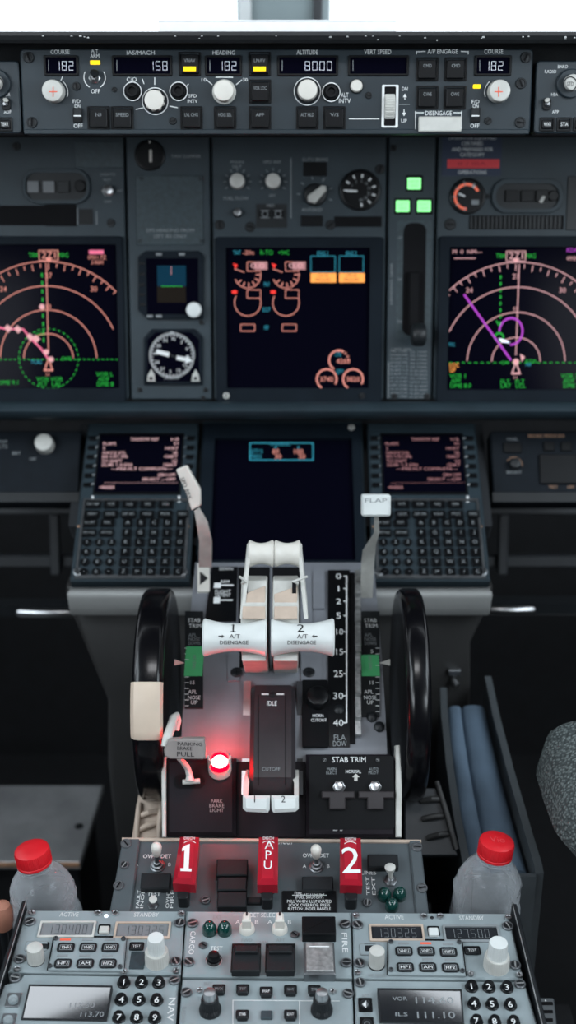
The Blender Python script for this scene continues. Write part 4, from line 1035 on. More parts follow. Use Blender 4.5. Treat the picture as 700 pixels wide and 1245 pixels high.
b.line(405,1009.5,410,1009.5,1.2,.0132,'alu'); b.line(413,1009.5,416,1009.5,1.2,.0132,'alu')
b.X=None; b.build('stabiliser_trim_panel', tq)
b = bx('', [(481,906),(486,906),(488.5,960),(488,1018),(481,1018)], -.004, .014, 'offw', .001); b.X=None; b.build('edge_trim', tq)
pbm = bpy.data.objects.new('switch_mount', None)
def world_part(fn, *a, **k):
    """hardware drawn in a panel's frame but parented to a thing kept in world axes"""
    o = fn(*a, **k); o.matrix_parent_inverse = Matrix.Identity(4); o.matrix_basis = PB.mat(); return o
bpy.data.objects.remove(pbm)
for x in (412, 456):
    world_part(toggle, PB, tq, x, 957, (x-.5,956), 'steel', 7, .0127, name='trim_cutout_switch', L=.009, ball=1.25)
for x0, x1, s in ((391,431,0),(436,479,1)):
    b = MB(PB); b.X = PB.mat(); m = (x0+x1)/2
    b.ppoly([(x0,962),(x1,962),(x1,970.5),(m+9,970.5),(m+9,984),(m-11,984),(m-11,970.5),(x0,970.5)],.0126,.018,'guard',.001); b.X=None; b.build('switch_guard', tq)
for x, y in ((394.5,924),(459,924)): world_part(fastener, PB, tq, x, y, 2.5, .0127, 'scr')
# idle and cutoff column between the start levers
def col_d(y): return np.interp(y, [830,845,880,920,945,968], [1.222,1.204,1.180,1.160,1.150,1.152])
pts = [YZ(y, float(col_d(y))) for y in (833,840,850,865,880,900,920,945,960,968)] + [YZ(968,1.20), YZ(900,1.25), YZ(833,1.26)]
d_ = 1.18
b = MB(); xprism(b, pts, (304-350)/F*d_, (359-350)/F*d_, 'maroon', .004); o = b.build('start_lever_column', tq, ang=30)
def colpl(y): return Pl(y-6, float(col_d(y-6)), y+6, float(col_d(y+6)))
b = MB()
for (q, y, n, m) in (((315,846,346,852),849,.0008,'pit'),):
    pl = colpl(y); b.pl = pl; b.X = pl.mat()
for x, y, t, h, w in ((330.5,855,'IDLE',5.5,12),(329.5,935,'CUTOFF',4.5,22)):
    pl = colpl(y); b.pl = pl; b.X = pl.mat(); b.text(x,y,t,h,'ink' if t=='IDLE' else 'dimink',.0008,w)
pl = colpl(843); b.pl = pl; b.X = pl.mat(); b.line(318,844,327,844,2.6,.0008,'ink'); b.line(336,844,345,844,2.6,.0008,'ink')
pl = colpl(944); b.pl = pl; b.X = pl.mat(); b.line(318,944,325,944,1.6,.0008,'dimink'); b.line(335,944,342,944,1.6,.0008,'dimink')
for i in range(11):
    y = 845+i*10; pl = colpl(y+5); b.pl = pl; b.X = pl.mat(); b.line(314,y,314,y+10,.8,.0008,'pit'); b.line(347,y,347,y+10,.8,.0008,'pit')
pl = colpl(845); b.pl = pl; b.X = pl.mat(); b.prof(331,844,[(4.5,0),(4.5,.0012),(3,.0018),(.5,.0018)],'dark',16,.001)
b.X = None; b.build('column_lettering', tq)
b = MB(); xprism(b, [YZ(828,1.225),YZ(966,1.166),YZ(966,1.19),YZ(828,1.25)], (294-350)/F*d_, (303-350)/F*d_, 'steel'); xprism(b, [YZ(828,1.225),YZ(966,1.166),YZ(966,1.19),YZ(828,1.25)], (361-350)/F*d_, (368-350)/F*d_, 'fairk')
b.build('lever_guide', tq)
# park brake lamp
pl = Pl(917, 1.182, 931, 1.170)
b = MB(pl); b.X = pl.mat(); b.prof(267,929,[(14,-.006),(14,.004),(12.6,.0065),(12,.0065)],'knobg',28,.004)
u, v = pl.uv(267,929,.004); c = pl.sc(267,929,.004)
cup = [(u+r*c*math.cos(t), v+r*c*math.sin(t)) for r, ts in ((14.2, range(0,25)), (12.4, range(24,-1,-1))) for t in [PI*(1.0 + k/24) for k in ts]]
b.prism(cup, -.004, .0165, 'knobg'); b.X=None; lb = b.build('park_brake_lamp', tq)
b = MB(pl); b.X = pl.mat(); b.prof(267,928.5,[(12,.0066),(12,.010),(11.2,.0140),(10.2,.0165)],'e_lamp',28,.009); b.prof(267,928.5,[(10.1,.0166),(8,.0192),(4,.0212),(1,.0218)],'e_core',20,.014); b.X=None; o = b.build('lamp_dome', lb); o['label']='glowing red lamp dome'

# ------------------------------------------------------------------ levers
def wrap_text(b, x, dy, t, h, w, c, rad, m):
    """lettering laid round a spool whose axis runs along X; c = axis centre (Y, Z), dy up the surface from the camera-facing line"""
    vs, fs, gw, gh = glyphs(t) if isinstance(t, str) else t; phi0 = math.atan2(CZ - c[1], -c[0])
    vs, fs = list(vs), list(fs)
    for _ in range(3):
        nf = []; mid = {}
        def md(i, j):
            k = (min(i,j), max(i,j))
            if k not in mid: mid[k] = len(vs); vs.append(((vs[i][0]+vs[j][0])/2, (vs[i][1]+vs[j][1])/2))
            return mid[k]
        for f in fs:
            for q in range(1, len(f)-1):
                i, j, k = f[0], f[q], f[q+1]; ij, jk, ki = md(i,j), md(j,k), md(k,i); nf += [(i,ij,ki),(ij,j,jk),(ki,jk,k),(ij,jk,ki)]
        fs = nf
    out = []
    for a, q in vs:
        X = x + a*w/gw; r = rad(X) + .0004; s = dy + q*h/gh; ang = phi0 - s/r
        out.append((X, c[0] + r*math.cos(ang), c[1] + r*math.sin(ang)))
    b.add(out, fs, m)
ONE = ([(-.06,-.5),(.06,-.5),(.06,.5),(-.06,.5),(-.22,.30),(-.06,.38),(-.24,-.5),(.24,-.5),(.24,-.42),(-.24,-.42)], [(0,1,2,3),(4,5,3),(6,7,8,9)], 1.0, 1.0)
def spool(b, x0, x1, c, re, rm, m, seg=40, e=.0015):
    n = 14; A = Matrix(((0,0,1,0),(1,0,0,c[0]),(0,1,0,c[1]),(0,0,0,1)))
    pr = [(re*.55, x0), (re-e, x0)]
    for i in range(n+1):
        t = i/n; k = (2*t-1)**2
        pr.append((rm + (re-rm)*k, x0 + e + (x1-x0-2*e)*t))
    pr += [(re-e, x1), (re*.55, x1)]
    b.lathe(0, 0, pr, m, seg, A=A)
    return lambda X: rm + (re-rm)*((2*(X-x0-e)/(x1-x0-2*e)-1)**2)
G = YZ(775, 1.13); RV = YZ(673, 1.16)
def thrust_lever(no, x0, x1, gx0, gx1, rx0, rx1, lab):
    t = thing('thrust_lever', lab, 'lever', Pl.free((0,0,0),(1,0,0),(0,1,0)), 'thrust levers')
    Xp = lambda x, d: (x-350)/F*d
    a, c = Xp(x0, 1.14), Xp(x1, 1.14)
    head = [(G[0]-.004,G[1]-.012),(G[0]+.012,G[1]+.028),YZ(706,1.150),YZ(700,1.165),YZ(700,1.185),YZ(745,1.215),arcpt(810,.0014),arcpt(819,.0014),YZ(806,1.175),(G[0]+.006,G[1]-.019)]
    b = MB(); xprism(b, head, a, c, 'offw', .0012); b.build('lever_arm', t, ang=30)
    # tan inner face and notch
    fa, fb = (x0+1.5, x1-2) if no == 1 else (x0+1.5, x1-1.5)
    p = Pl(712, 1.1465, 748, 1.131); b = MB(p); b.X = p.mat()
    b.ppoly([(fa,722),(fa+9,719),(fb-6,714),(fb,712),(fb,752),(fa,752)],.002,.0045,'tan',.0006)
    nx = x0+5 if no == 1 else x1-6
    b.ppoly([(nx-2,708),(nx+3,708),(nx+3,721),(nx-2,721)],.0030,.0052,'pit'); b.X=None; b.build('face_plate', t)
    b = MB(); rad = spool(b, Xp(gx0,1.13), Xp(gx1,1.13), G, .0180, .0132, 'white')
    xm = Xp((gx0+gx1)/2 - 1, 1.12)
    wrap_text(b, xm-.001, .0100, ONE if no == 1 else '2', .0098, .0098 if no==1 else .0066, G, rad, 'bink')
    wrap_text(b, xm+.0005, .0010, 'A/T', .0040, .0100, G, rad, 'bink')
    wrap_text(b, xm, -.0048, 'DISENGAGE', .0038, .0265, G, rad, 'bink')
    s = -1 if no == 1 else 1
    wrap_text(b, xm+s*.0125, .0010, '-', .0012, .004, G, rad, 'bink'); wrap_text(b, xm+s*.0105+.0, .0010, '>' if no==1 else '<', .0032, .0022, G, rad, 'bink')
    g = b.build('grip', t)
    # palm switch bar under the grip
    b = MB(); xprism(b, [(G[0]-.008,G[1]-.0205),(G[0]-.002,G[1]-.0215),(G[0]+.006,G[1]-.017),(G[0]-.004,G[1]-.0165)], a+.001, c-.001, 'offw', .0005); b.build('trigger', t)
    # reverse lever
    ra, rb = Xp(rx0,1.16), Xp(rx1,1.16)
    b = MB(); spool(b, ra, rb, RV, .0132, .0102, 'cream', 32); rg = b.build('reverse_grip', t); rg['label'] = 'ivory reverse thrust grip'
    pv = YZ(742, 1.125)
    b = MB(); s0 = ra-.0015 if no == 1 else rb-.0025
    arm = [(RV[0]-.009,RV[1]+.004),(RV[0]+.004,RV[1]+.009),(RV[0]+.010,RV[1]-.004),(pv[0]+.016,pv[1]+.004),(pv[0]+.012,pv[1]-.012),(pv[0]-.002,pv[1]-.008)]
    sh = -.0055 if no == 1 else .0055
    q0 = b; xprism(b, arm, s0, s0+.004, 'offw', .0006)
    # the arm splays outwards from the grip to its pivot
    b.v = [(x + sh*max(0, min(1, (RV[1]-z)/(RV[1]-pv[1]))), y, z) for x, y, z in b.v]
    b.build('reverse_arm', t)
    b = MB(); k = a+.001 if no == 1 else c-.001
    b.tube([(k, *YZ(709,1.140)), (k + (.004 if no==1 else -.004), *YZ(707,1.132)), (k + (-.002 if no==1 else .009), *YZ(701,1.128))], .0013, 'knobg', 8); b.build('latch', t)
thrust_lever(1, 293, 324.5, 247, 324.5, 302, 333, 'white thrust lever numbered 1 with grip pointing left')
thrust_lever(2, 331.5, 363, 329.5, 406, 333.5, 365, 'white thrust lever numbered 2 with grip pointing right')

# speed brake lever
t = thing('speed_brake_lever', 'slim white speed brake lever standing before the left keypad unit', 'lever', Pl.free((0,0,0),(1,0,0),(0,1,0)))
b = MB(); d0, d1, d2 = 1.345, 1.30, 1.275
def xa(x, y, d): return P(x, y, d)
def bar(b, secs, th, m):
    """flat bar through (left pixel, right pixel, row, depth) sections, th thick front to back"""
    vs = []; fs = []
    for l, r, y, d in secs:
        yl, yr = (y if isinstance(y, tuple) else (y, y))
        a, c = P(l, yl, d), P(r, yr, d); vs += [tuple(a), tuple(c), (c.x, c.y+th, c.z-th*.3), (a.x, a.y+th, a.z-th*.3)]
    n = len(secs)
    for i in range(n-1):
        for j in range(4): fs.append((i*4+j, i*4+(j+1)%4, (i+1)*4+(j+1)%4, (i+1)*4+j))
    fs += [(3,2,1,0), tuple((n-1)*4+j for j in range(4))]
    return b.add(vs, fs, m)
bar(b, [(236,242,(621,617),1.283),(239,252,(638,634),1.288),(242,257.5,658,1.30),(241.5,257,690,1.335)], .005, 'arm'); b.build('lever_arm', t)
b = MB(); bar(b, [(213.5,227,(571,565.5),1.268),(226.5,243.5,(601,595),1.277),(232.5,244,(621,614.5),1.283)], .012, 'cream')
h = b.build('handle', t); md = h.modifiers.new('soft edges', 'BEVEL'); md.width = .0015; md.segments = 2
pl = Pl.free(P(226,593,1.2755)); pl.U = (P(233.5,606,1.279)-P(222,576,1.270)).normalized(); pl.V = Vector((0,0,1)).cross(Vector((0,0,1))) if False else None
uu = pl.U; nn = (Vector((0,0,CZ))-pl.O).normalized(); nn = (nn - uu*nn.dot(uu)).normalized(); pl.V = nn.cross(uu); pl.N = nn
b = MB(pl); vs, fs, gw, gh = glyphs('SPD BRK'); b.X = pl.mat(); b.add([(x*.026/gw, y*.0042/gh, .0035) for x, y in vs], fs, 'bink'); b.X=None; b.build('lettering', h)
# flap lever
t = thing('flap_lever', 'grey flap lever topped by a white flat knob before the right keypad unit', 'lever', Pl.free((0,0,0),(1,0,0),(0,1,0)))
b = MB(); bar(b, [(455,460,628,1.255),(455,461,648,1.268),(441,457,(670,662),1.29),(439,454.5,690,1.315),(438,452,738,1.325)], .005, 'arm'); b.build('lever_arm', t)
pl = Pl.free(P(457,615,1.245), (1,0,0), (0,.3,1)); b = MB(pl); b.X = pl.mat(); b.box(439.5,601.5,475,628,-.008,.006,'white',.0028,.002); b.text(457,608.5,'FLAP',5,'dimink',.0063,27); b.X=None; b.build('knob', t)
# start levers
for no, x0, x1, lab in ((1,295,328,'white fuel start lever numbered 1 at the foot of the idle column'),(2,329.5,363,'white fuel start lever numbered 2 at the foot of the idle column')):
    t = thing('start_lever', lab, 'lever', Pl.free((0,0,0),(1,0,0),(0,1,0)), 'fuel start levers')
    pl = Pl(960, 1.128, 990, 1.122); b = MB(pl); b.X = pl.mat()
    pts = [(x0,967),(x1,967),(x1-.5,984),(x1-3,988),(x0+4,986.5),(x0,983)] if no == 1 else [(x0,967),(x1,967),(x1,983),(x1-4,986.5),(x0+3,988),(x0+.5,984)]
    b.ppoly([(x, y) for x, y in pts], -.014, .002, 'white', .003); b.text((x0+x1)/2-2, 971.5, str(no), 8, 'bink', .0023); b.X=None; b.build('grip', t)
    xs = (295.5,301) if no == 1 else (357.5,363)
    b = MB(); bar(b, [(xs[0]+(3 if no==1 else -3),xs[1]+(0 if no==1 else 0),(944,944),1.155),(xs[0]+1 if no==1 else xs[0],xs[1]+(2 if no==1 else 0),952,1.148),(xs[0],xs[1],970,1.13)], .02, 'offw'); b.build('lever_arm', t)
# parking brake lever
t = thing('parking_brake_lever', 'pale parking brake lever with lettered handle plate beside the red lamp', 'lever', Pl.free((0,0,0),(1,0,0),(0,1,0)))
pl = Pl.free(P(226,911,1.135), (1,0,-.03), (0,.35,1)); b = MB(pl); b.X = pl.mat()
b.ppoly([(205,900),(249,897.5),(250.5,920),(246,923),(206,923.5),(200,921),(199,913)], -.006, .004, 'taupe', .0015)
b.text(231,904.5,'PARKING',4.2,'bink',.0043,30); b.text(224.5,910,'BRAKE',4.2,'bink',.0043,18); b.text(225.5,917,'PULL',5.6,'bink',.0043,21); b.X=None; b.build('handle_plate', t)
b = MB(); b.tube([P(200,908,1.137),P(203,898,1.14),P(208,884,1.15),P(211,873,1.16),P(214.5,870,1.165),P(216.5,876,1.168),P(214,888,1.165)], [.0035,.0045,.0045,.0042,.0036,.0034,.003], 'offw', 12); b.build('hook', t)
b = MB(); b.tube([P(218,922,1.142),P(223,927,1.15),P(228,934,1.158),P(230.5,943,1.159),P(230.5,950,1.157)], [.0026,.0028,.003,.0034,.0045], 'offw', 12); b.tube([P(222,951,1.160),P(243,949.5,1.160)], .0026, 'knobg', 10); b.build('rod', t)

# ------------------------------------------------------------------ trim wheels
def wheel(lab, xl, xr, patch):
    c = (1.093, CZ-.6465); R_ = .1100
    t = thing('trim_wheel', lab, 'wheel', Pl.free((0,0,0),(1,0,0),(0,1,0)), 'trim wheels')
    A = Matrix(((0,0,1,0),(1,0,0,c[0]),(0,1,0,c[1]),(0,0,0,1)))
    b = MB(); b.lathe(0,0,[(.078,xl+.004),(.100,xl+.001),(R_-.004,xl+.0015),(R_-.0012,xl+.004),(R_,xl+.009),(R_,xr-.006),(R_-.001,xr-.003),(R_-.004,xr-.0008),(.100,xr),(.078,xr-.003)],'gloss',120,A=A); b.build('rim', t)
    b = MB(); b.lathe(0,0,[(.02,xl+.008),(.082,xl+.008),(.082,xr-.008),(.02,xr-.008)],'dark',60,A=A); b.build('hub', t)
    if patch:
        ang = lambda y: math.radians(22)+math.atan((y-622.5)/F)
        def hit(y):
            a = ang(y); dx, dz = math.cos(a), -math.sin(a); q = (c[0], c[1]-CZ); k = q[0]*dx+q[1]*dz
            s = k - math.sqrt(max(0, k*k - (q[0]**2+q[1]**2-R_*R_))); return math.atan2(s*dz-q[1], s*dx-q[0])
        a0, a1 = hit(829), hit(900)
        vs = []; fs = []; k = 12; pr = [(R_-.004,xl+.0003),(R_+.0003,xl+.004),(R_+.0012,xl+.009),(R_+.0012,xr-.006),(R_,xr-.002),(R_-.004,xr+.0006)]
        for i in range(k+1):
            a = a0+(a1-a0)*i/k; sh = 0 if 0<i<k else .0011
            vs += [(x, c[0]+(r-sh)*math.cos(a), c[1]+(r-sh)*math.sin(a)) for r, x in pr]
        n = len(pr)
        for i in range(k):
            for j in range(n-1): fs.append((i*n+j, i*n+j+1, (i+1)*n+j+1, (i+1)*n+j))
        b = MB(); b.add(vs, fs, 'band'); o = b.build('marker_band', t); o['label']='beige marker band round the rim'
wheel('glossy black trim wheel with a beige marker band left of the quadrant', -.1515, -.1205, True)
wheel('glossy black trim wheel without marker band right of the quadrant', .1135, .1385, False)
# ================================================================== pedestal under the radios
pd = thing('centre_pedestal', 'dark grey centre pedestal box carrying the radio panels and fire panel', 'pedestal', Pl.free((0,0,0),(1,0,0),(0,1,0)))
b = MB(); b.prism(rrect(-.232,.60,.200,.868,.004), .0, CZ-.772, 'fairk'); b.prism(rrect(-.150,.868,.122,1.26,.004), 0, CZ-.805, 'fairk'); b.prism(rrect(-.1505,.868,.1225,.945,.002), CZ-.805, CZ-.803, 'dark'); b.build('body', pd)
b = MB(); b.prism(rrect(-.30,.868,-.1505,1.02,.02), .0, CZ-.92, 'floor'); b.prism(rrect(.1225,.868,.228,.955,.01), .0, CZ-.92, 'floor'); b.build('bottle_ledge', pd)
PR = Pl(1105, 1.088, 1245, .973)
def rail(pts, lab):
    t = thing('radio_rack_rail', lab, 'rail', PR); b = MB(PR)
    b.ppoly(pts, -.028, .007, 'dark', .0012); b.build('bar', t)
    b = MB(PR); (xa,ya),(xb,yb) = pts[0], pts[-1]; b.line(xa+.6*(1 if xa>350 else 1), ya, xb+.6, yb, 1.2, .0074, 'alu'); b.build('worn_edge', t)
rail([(31.5,1094),(27,1094),(-38,1300),(-31,1300)][:4], 'dark rail along the outer side of the left radio panel')
rail([(622,1098),(628,1098),(679,1300),(672,1300)], 'dark rail along the outer side of the right radio panel')

# ------------------------------------------------------------------ fire panel
PFR = Pl(1018, 1.160, 1104, 1.104)
ft = thing('fire_panel', 'grey fire control panel with three red pull handles across the pedestal', 'fire panel', PFR)
b = MB(PFR); b.ppoly([(149,1019),(511,1021),(523,1126),(130,1126)], -.02, 0, 'firep', .002)
b.ppoly([(149,1019),(170,1019),(157,1126),(130,1126)], 0, .003, 'firep', .0012); b.ppoly([(497,1021),(511,1021),(523,1126),(507,1126)], 0, .003, 'firep', .0012)
b.ppoly([(148,1018),(512,1020.5),(512,1024),(148,1021.5)], 0, .0025, 'tan', .0005)
for x, y, t, h, w in ((191,1041,'OVHT DET',4.6,34),(384,1040,'OVHT DET',4.6,32),(166,1064-13,'A',4,3),(206,1051,'B',4,3),(370,1053,'A',4,3),(399,1053,'B',4,3),(187,1087,'TEST',4,16),(344,1024,'CUTOUT',5,24),(448,1061,'LINES',4.6,18)): b.text(x,y,t,h,'ink',.0004,w)
for x, y, t in ((168,1093,'FAULT'),(173,1093,'INOP'),(204,1093,'OVHT'),(209,1093,'FIRE'),(447,1077,'TEST'),(454,1077,'EXT')): b.text(x,y,t,4,'ink',.0004,22,90)
b.line(180,1072-6,200,1065.5,.8,.0004,'ink')
b.build('face_plate', ft)
for q in ((171,1061,207,1080,.008),(263,1044,301,1064,.010),(264,1066,300,1082,.010),(264,1084,300,1102,.010),(367,1065,405,1082,.008),(447,1038,484,1054,.008),(300,1090,318,1098,.004)):
    b = MB(PFR); b.box(*q[:4],0,q[4],'dark',.001,.001); b.build('warning_light', ft)
b = MB(PFR); b.box(343,1083,409,1130,0,.0015,'black',.001)
for y, t, w in ((1086,'FIRE SWITCHES',36),(1091.3,'(FUEL SHUTOFF)',34),(1095.8,'PULL WHEN ILLUMINATED',54),(1100.4,'LOCK OVERRIDE: PRESS',50),(1105,'BUTTON UNDER HANDLE',52)): b.text(376,y,t,3.6,'ink',.0018,w)
b.line(355,1088.3,397,1088.3,.7,.0018,'ink'); o = b.build('instruction_placard', ft); o['label'] = 'black instruction placard with white lettering'
for x, y, tip in ((191.5,1053,(190,1030)),(384.5,1054,(384,1033))):
    b = MB(PFR); u, v = PFR.uv(x,y,0); c = PFR.sc(x,y); tu, tv = PFR.uv(*tip,.028)
    b.lathe(u,v,[(9*c,0),(9*c,.0012),(7.5*c,.002),(7*c,.004),(5*c,.0045),(4.4*c,.0075),(3*c,.008)],'dsteel',20)
    p0, p1 = Vector((u,v,.006)), Vector((tu,tv,.028)); b.tube([p0,p0.lerp(p1,.5)],3*c,'dsteel',12)
    b.tube([p0.lerp(p1,.5),p0.lerp(p1,.56),p0.lerp(p1,.8),p0.lerp(p1,1.0),p0.lerp(p1,1.12),p0.lerp(p1,1.2)],[4*c,5*c,6*c,6.6*c,5.6*c,2.5*c],'cream',20); o = b.build('toggle_switch', ft); o['label']='toggle switch with ivory tip'
toggle(PFR, ft, 186, 1101, (186,1093), 'knobg', 6, L=.013, nut='dsteel'); toggle(PFR, ft, 474.5, 1071, (474,1053), 'knobg', 7.5, L=.020, nut='dsteel', ball=1.6)
for x, y in ((467,1086),(486,1085.5),(476.5,1099)):
    b = MB(PFR); b.prof(x,y,[(8.5,0),(8.5,.003),(8,.007),(5,.0105),(1.5,.0115)],'grnlens',24,.006); o = b.build('indicator_lamp', ft); o['label']='dark green lamp lens'
for x, y in ((153,1026),(144,1077),(507,1030),(513,1080)): fastener(PFR, ft, x, y, 6.5, .003, 'dsteel')
for x, y in ((250,1095),(446.5,1098),(151,1052)): fastener(PFR, ft, x, y, 5.5, .001 if x>200 else .003, 'scr')
def fire_handle(q, t_, disch):
    (tl, tr, br_, bl_) = q; n0, n1 = .016, .034
    b = MB(PFR); b.ppoly([tl,tr,br_,bl_], n0, n1, 'redp', .004); h = b.build('fire_handle', ft); h['label'] = 'red fire handle marked ' + t_
    b = MB(PFR); cx, cy = (tl[0]+tr[0]+br_[0]+bl_[0])/4, (tl[1]+bl_[1])/2
    if t_ == 'APU':
        for i, k in enumerate(t_): b.text(cx+1.5-i*.8, cy-17+i*12.3, k, 10, 'ink', n1+.0003, 10)
    else:
        if t_ == '1': b.poly([(cx-2,cy-15),(cx+4,cy-17),(cx+2.5,cy+13),(cx+6,cy+13),(cx+6,cy+16.5),(cx-7.5,cy+16),(cx-7.5,cy+12.5),(cx-3.5,cy+12.7),(cx-2.6,cy-9),(cx-5.5,cy-8),(cx-5.5,cy-11.5)],n1+.0003,'ink')
        else: b.text(cx, cy+1, t_, 31, 'ink', n1+.0003)
    b.text((tl[0]+tr[0])/2, tl[1]+4, 'DISCH', 3.4, 'ink', n1+.0004, 13); b.ring((tl[0]+tr[0])/2, tl[1]+16, 10, .9, n1+.0003, 'ink', -45, 45); b.build('handle_number', h)
    b = MB(PFR); w = (tr[0]-tl[0]); a = PFR.uv((bl_[0]+br_[0])/2, bl_[1]+2, .02)
    sx = w*.30*PFR.sc(cx, cy); b.prism(rrect(a[0]-sx,a[1]-.014,a[0]+sx*.9,a[1]+.03,.003), 0, .017, 'dark', .001); b.prism(rrect(a[0]-sx*1.35,a[1]-.004,a[0]+sx*1.25,a[1]+.03,.002), .010, .0165, 'dark', .001); b.build('handle_stem', h)
fire_handle(((218.5,1015),(242,1015),(237,1073),(209.5,1071)), '1', 1)
fire_handle(((314.5,1015),(338,1015),(337.5,1073),(312.5,1073)), 'APU', 0)
fire_handle(((413.5,1016),(438.5,1016),(440.5,1074),(413.5,1073)), '2', 1)

# ------------------------------------------------------------------ radio panels
def plate(t, x0, y0, x1, y1, extra=None, pts=None):
    """face of one panel; side edges follow the pedestal's own edges"""
    b = MB(PR)
    b.ppoly(pts, -.022, 0, 'radio', .0015)
    return b
def lines_x(xt, y, xv=327.0, yv=-560):   # not used for geometry off the pedestal: slides a column along the pedestal's side lines
    return xv + (xt-xv)*(y-yv)/(1105.0-yv)
PT = lambda pts: pts
def dz(t, pts, r=7):
    for x, y in pts: fastener(PR, t, x, y, r, m='scr', n=.0005)
def small(t, pts):
    for x, y in pts: fastener(PR, t, x, y, 4.3, m='steel', n=.0005)
def lcd(t, q, s, sx, lit, rim='dimink', hh=11, ww=5.6):
    b = MB(PR); x0,y0,x1,y1 = q
    b.frame((x0,y0,x1,y1),(x0+2.5,y0+2.3,x1-2.5,y1-2.3),0,.0016,rim,.001,.0008,.0002,.0003); b.rect(x0+2,y0+2,x1-2,y1-2,.0004,lit); o = b.build('frequency_window', t)
    b = MB(PR); b.seg7(sx,(y0+y1)/2+.8,s,hh,ww,'lcdink' if lit=='lcd' else 'dimink',.0006,1.5,.2); b.build('frequency_digits', o)
def rbutton(t, x, y, w, h, s='', n1=.004, m='dark', name='push_button', ink='ink', th=None, rim='black', r=.0012):
    b = MB(PR); b.box(x-w/2-1.4,y-h/2-1.2,x+w/2+1.4,y+h/2+1.2,0,.0009,rim,r*1.2); b.box(x-w/2,y-h/2,x+w/2,y+h/2,.0009,n1,m,r,.0008)
    if s: b.text(x,y,s,th or h*.38,ink,n1+.0002,w*.62 if len(s)>2 else None)
    return b.build(name, t)
def big_knob(t, x, y, r0, tx, ty, r1):
    """two stacked knobs; x, y the foot, tx, ty the upper cap"""
    b = MB(PR); c = PR.sc(x,y)
    b.prof(x,y,[(r0*.98,0),(r0,.002),(r0*.97,.011),(r0*.9,.0125),(r0*.7,.0125)],'knobg',96,0,flute=32,fd=.06,lo=.0015,hi=.0112)
    o = b.build('tuning_knob', t); o['label'] = 'large pale outer tuning knob'
    b = MB(PR); b.prof(x,y,[(r1*.98,.0125),(r1,.0135),(r1*.95,.026),(r1*.88,.0275),(r1*.3,.0278)],'white',96,0,flute=28,fd=.07,lo=.013,hi=.0265)
    h = b.build('inner_knob', o)
def comm(side):
    L = side == 'l'
    t = thing('radio_tuning_panel', 'radio panel with %s' % ('white framed active frequency window and lit white dot beside left bottle' if L else 'readable 130.325 frequency beside the right bottle'), 'radio panel', PR)
    pts = [(31,1106),(224.5,1107),(219.5,1183),(22,1181),(4,1188),(6,1178)] if L else [(428,1108.5),(618.5,1110),(637,1187),(629,1189),(430,1188)]
    if L: pts = [(31,1106),(224.5,1107),(219.5,1184),(9.5,1181)]
    else: pts = [(428.5,1108.5),(618.5,1110),(636,1190),(430,1188.5)]
    b = MB(PR); b.ppoly(pts, -.022, 0, 'radio', .0015)
    o = (0,0)
    if L:
        b.text(84,1111.8,'ACTIVE',5,'midink',.0004,23); b.text(178,1112,'STANDBY',5,'midink',.0004,30); b.text(160,1164,'COMM',3.5,'dimink',.0004,12)
        b.box(30,1144,58,1156,0,.0008,'dimink',.002); b.box(31,1144.8,57,1155.2,0,.0010,'radio',.002)
        b.box(158,1157,176,1178,0,.0006,'plate',.001)
    else:
        b.text(479,1115,'ACTIVE',5,'midink',.0004,23); b.text(573,1116,'STANDBY',5,'midink',.0004,30); b.text(458,1186,'HF SENS',4,'dimink',.0004,20)
        b.box(437,1147,463,1161,0,.0008,'dimink',.002); b.box(438,1147.8,462,1160.2,0,.0010,'radio',.002)
    b.build('face_plate', t)
    if L:
        lcd(t,(47,1119,115.5,1139),'130400',82,'lcd','offw'); lcd(t,(139,1120,207,1140.5),'130325',175,'lcd','tan')
        rbutton(t,126.5,1129,12,8,'',.004,'knobg'); rbutton(t,166,1150,15,7,'TEST',.003)
        sub = (60,1139,154,1180); bt = [(80,1151.5),(107,1151.5),(134,1151.5),(76.5,1171),(103.5,1171),(131,1171)]; lit = 0
        names = ('VHF1','VHF2','VHF3','HF1','AM','HF2'); sp = [(60,1141),(152,1141),(154,1178),(58,1178)]
        sub_pts = [(66,1138.5),(153.5,1139),(150,1179),(58,1178)]; c4 = [(68,1141.5),(150,1142),(146,1176),(60.5,1175)]
    else:
        lcd(t,(449,1123,515.5,1143.5),'130325',482,'lcdd','tan'); lcd(t,(539,1124,607.5,1144.5),'127500',571,'lcdd','dimink')
        rbutton(t,527,1131.5,12,9,'',.004,'white'); rbutton(t,574,1155,17,7.5,'TEST',.003)
        bt = [(491,1156),(518,1156),(545,1157),(492.5,1175.5),(520,1175.5),(547.5,1176)]; lit = 1; names = ('VHF1','VHF2','VHF3','HF1','AM','HF2')
        sub_pts = [(472,1142),(561,1143),(566,1185),(471,1183.5)]; c4 = [(475,1145.5),(558,1146),(562,1181),(475,1179.5)]
    b = MB(PR); cx_ = sum(p[0] for p in sub_pts)/4; cy_ = sum(p[1] for p in sub_pts)/4; b.ppoly([(x+(1.2 if x>cx_ else -1.2), y+(1.2 if y>cy_ else -1)) for x, y in sub_pts], 0, .0006, 'pit'); b.ppoly(sub_pts, .0006, .0035, 'radio', .0012)
    for i, (x, y) in enumerate(bt): b.box(x-7,y-10.5,x+6,y-8.2,.0035,.0038,'dimink' if i!=lit else 'e_gl')
    sub = b.build('selector_plate', t)
    for (x, y), s in zip(bt, names):
        b = MB(PR); b.box(x-10.5,y-5.6,x+10.5,y+5.6,.0035,.0044,'dark',.003); b.box(x-9,y-4.4,x+9,y+4.4,.0044,.0058,'dark',.002,.0006); b.frame((x-7.5,y-3.2,x+7.5,y+3.2),(x-6.7,y-2.6,x+6.7,y+2.6),.006,.006,'dimink',.0005,.0005,.006,0); b.text(x,y,s,3.6,'ink',.0061,11); b.build('select_button', sub)
    for x, y in c4: 
        o = fastener(PR, sub, x, y, 3, .0035, 'dsteel')
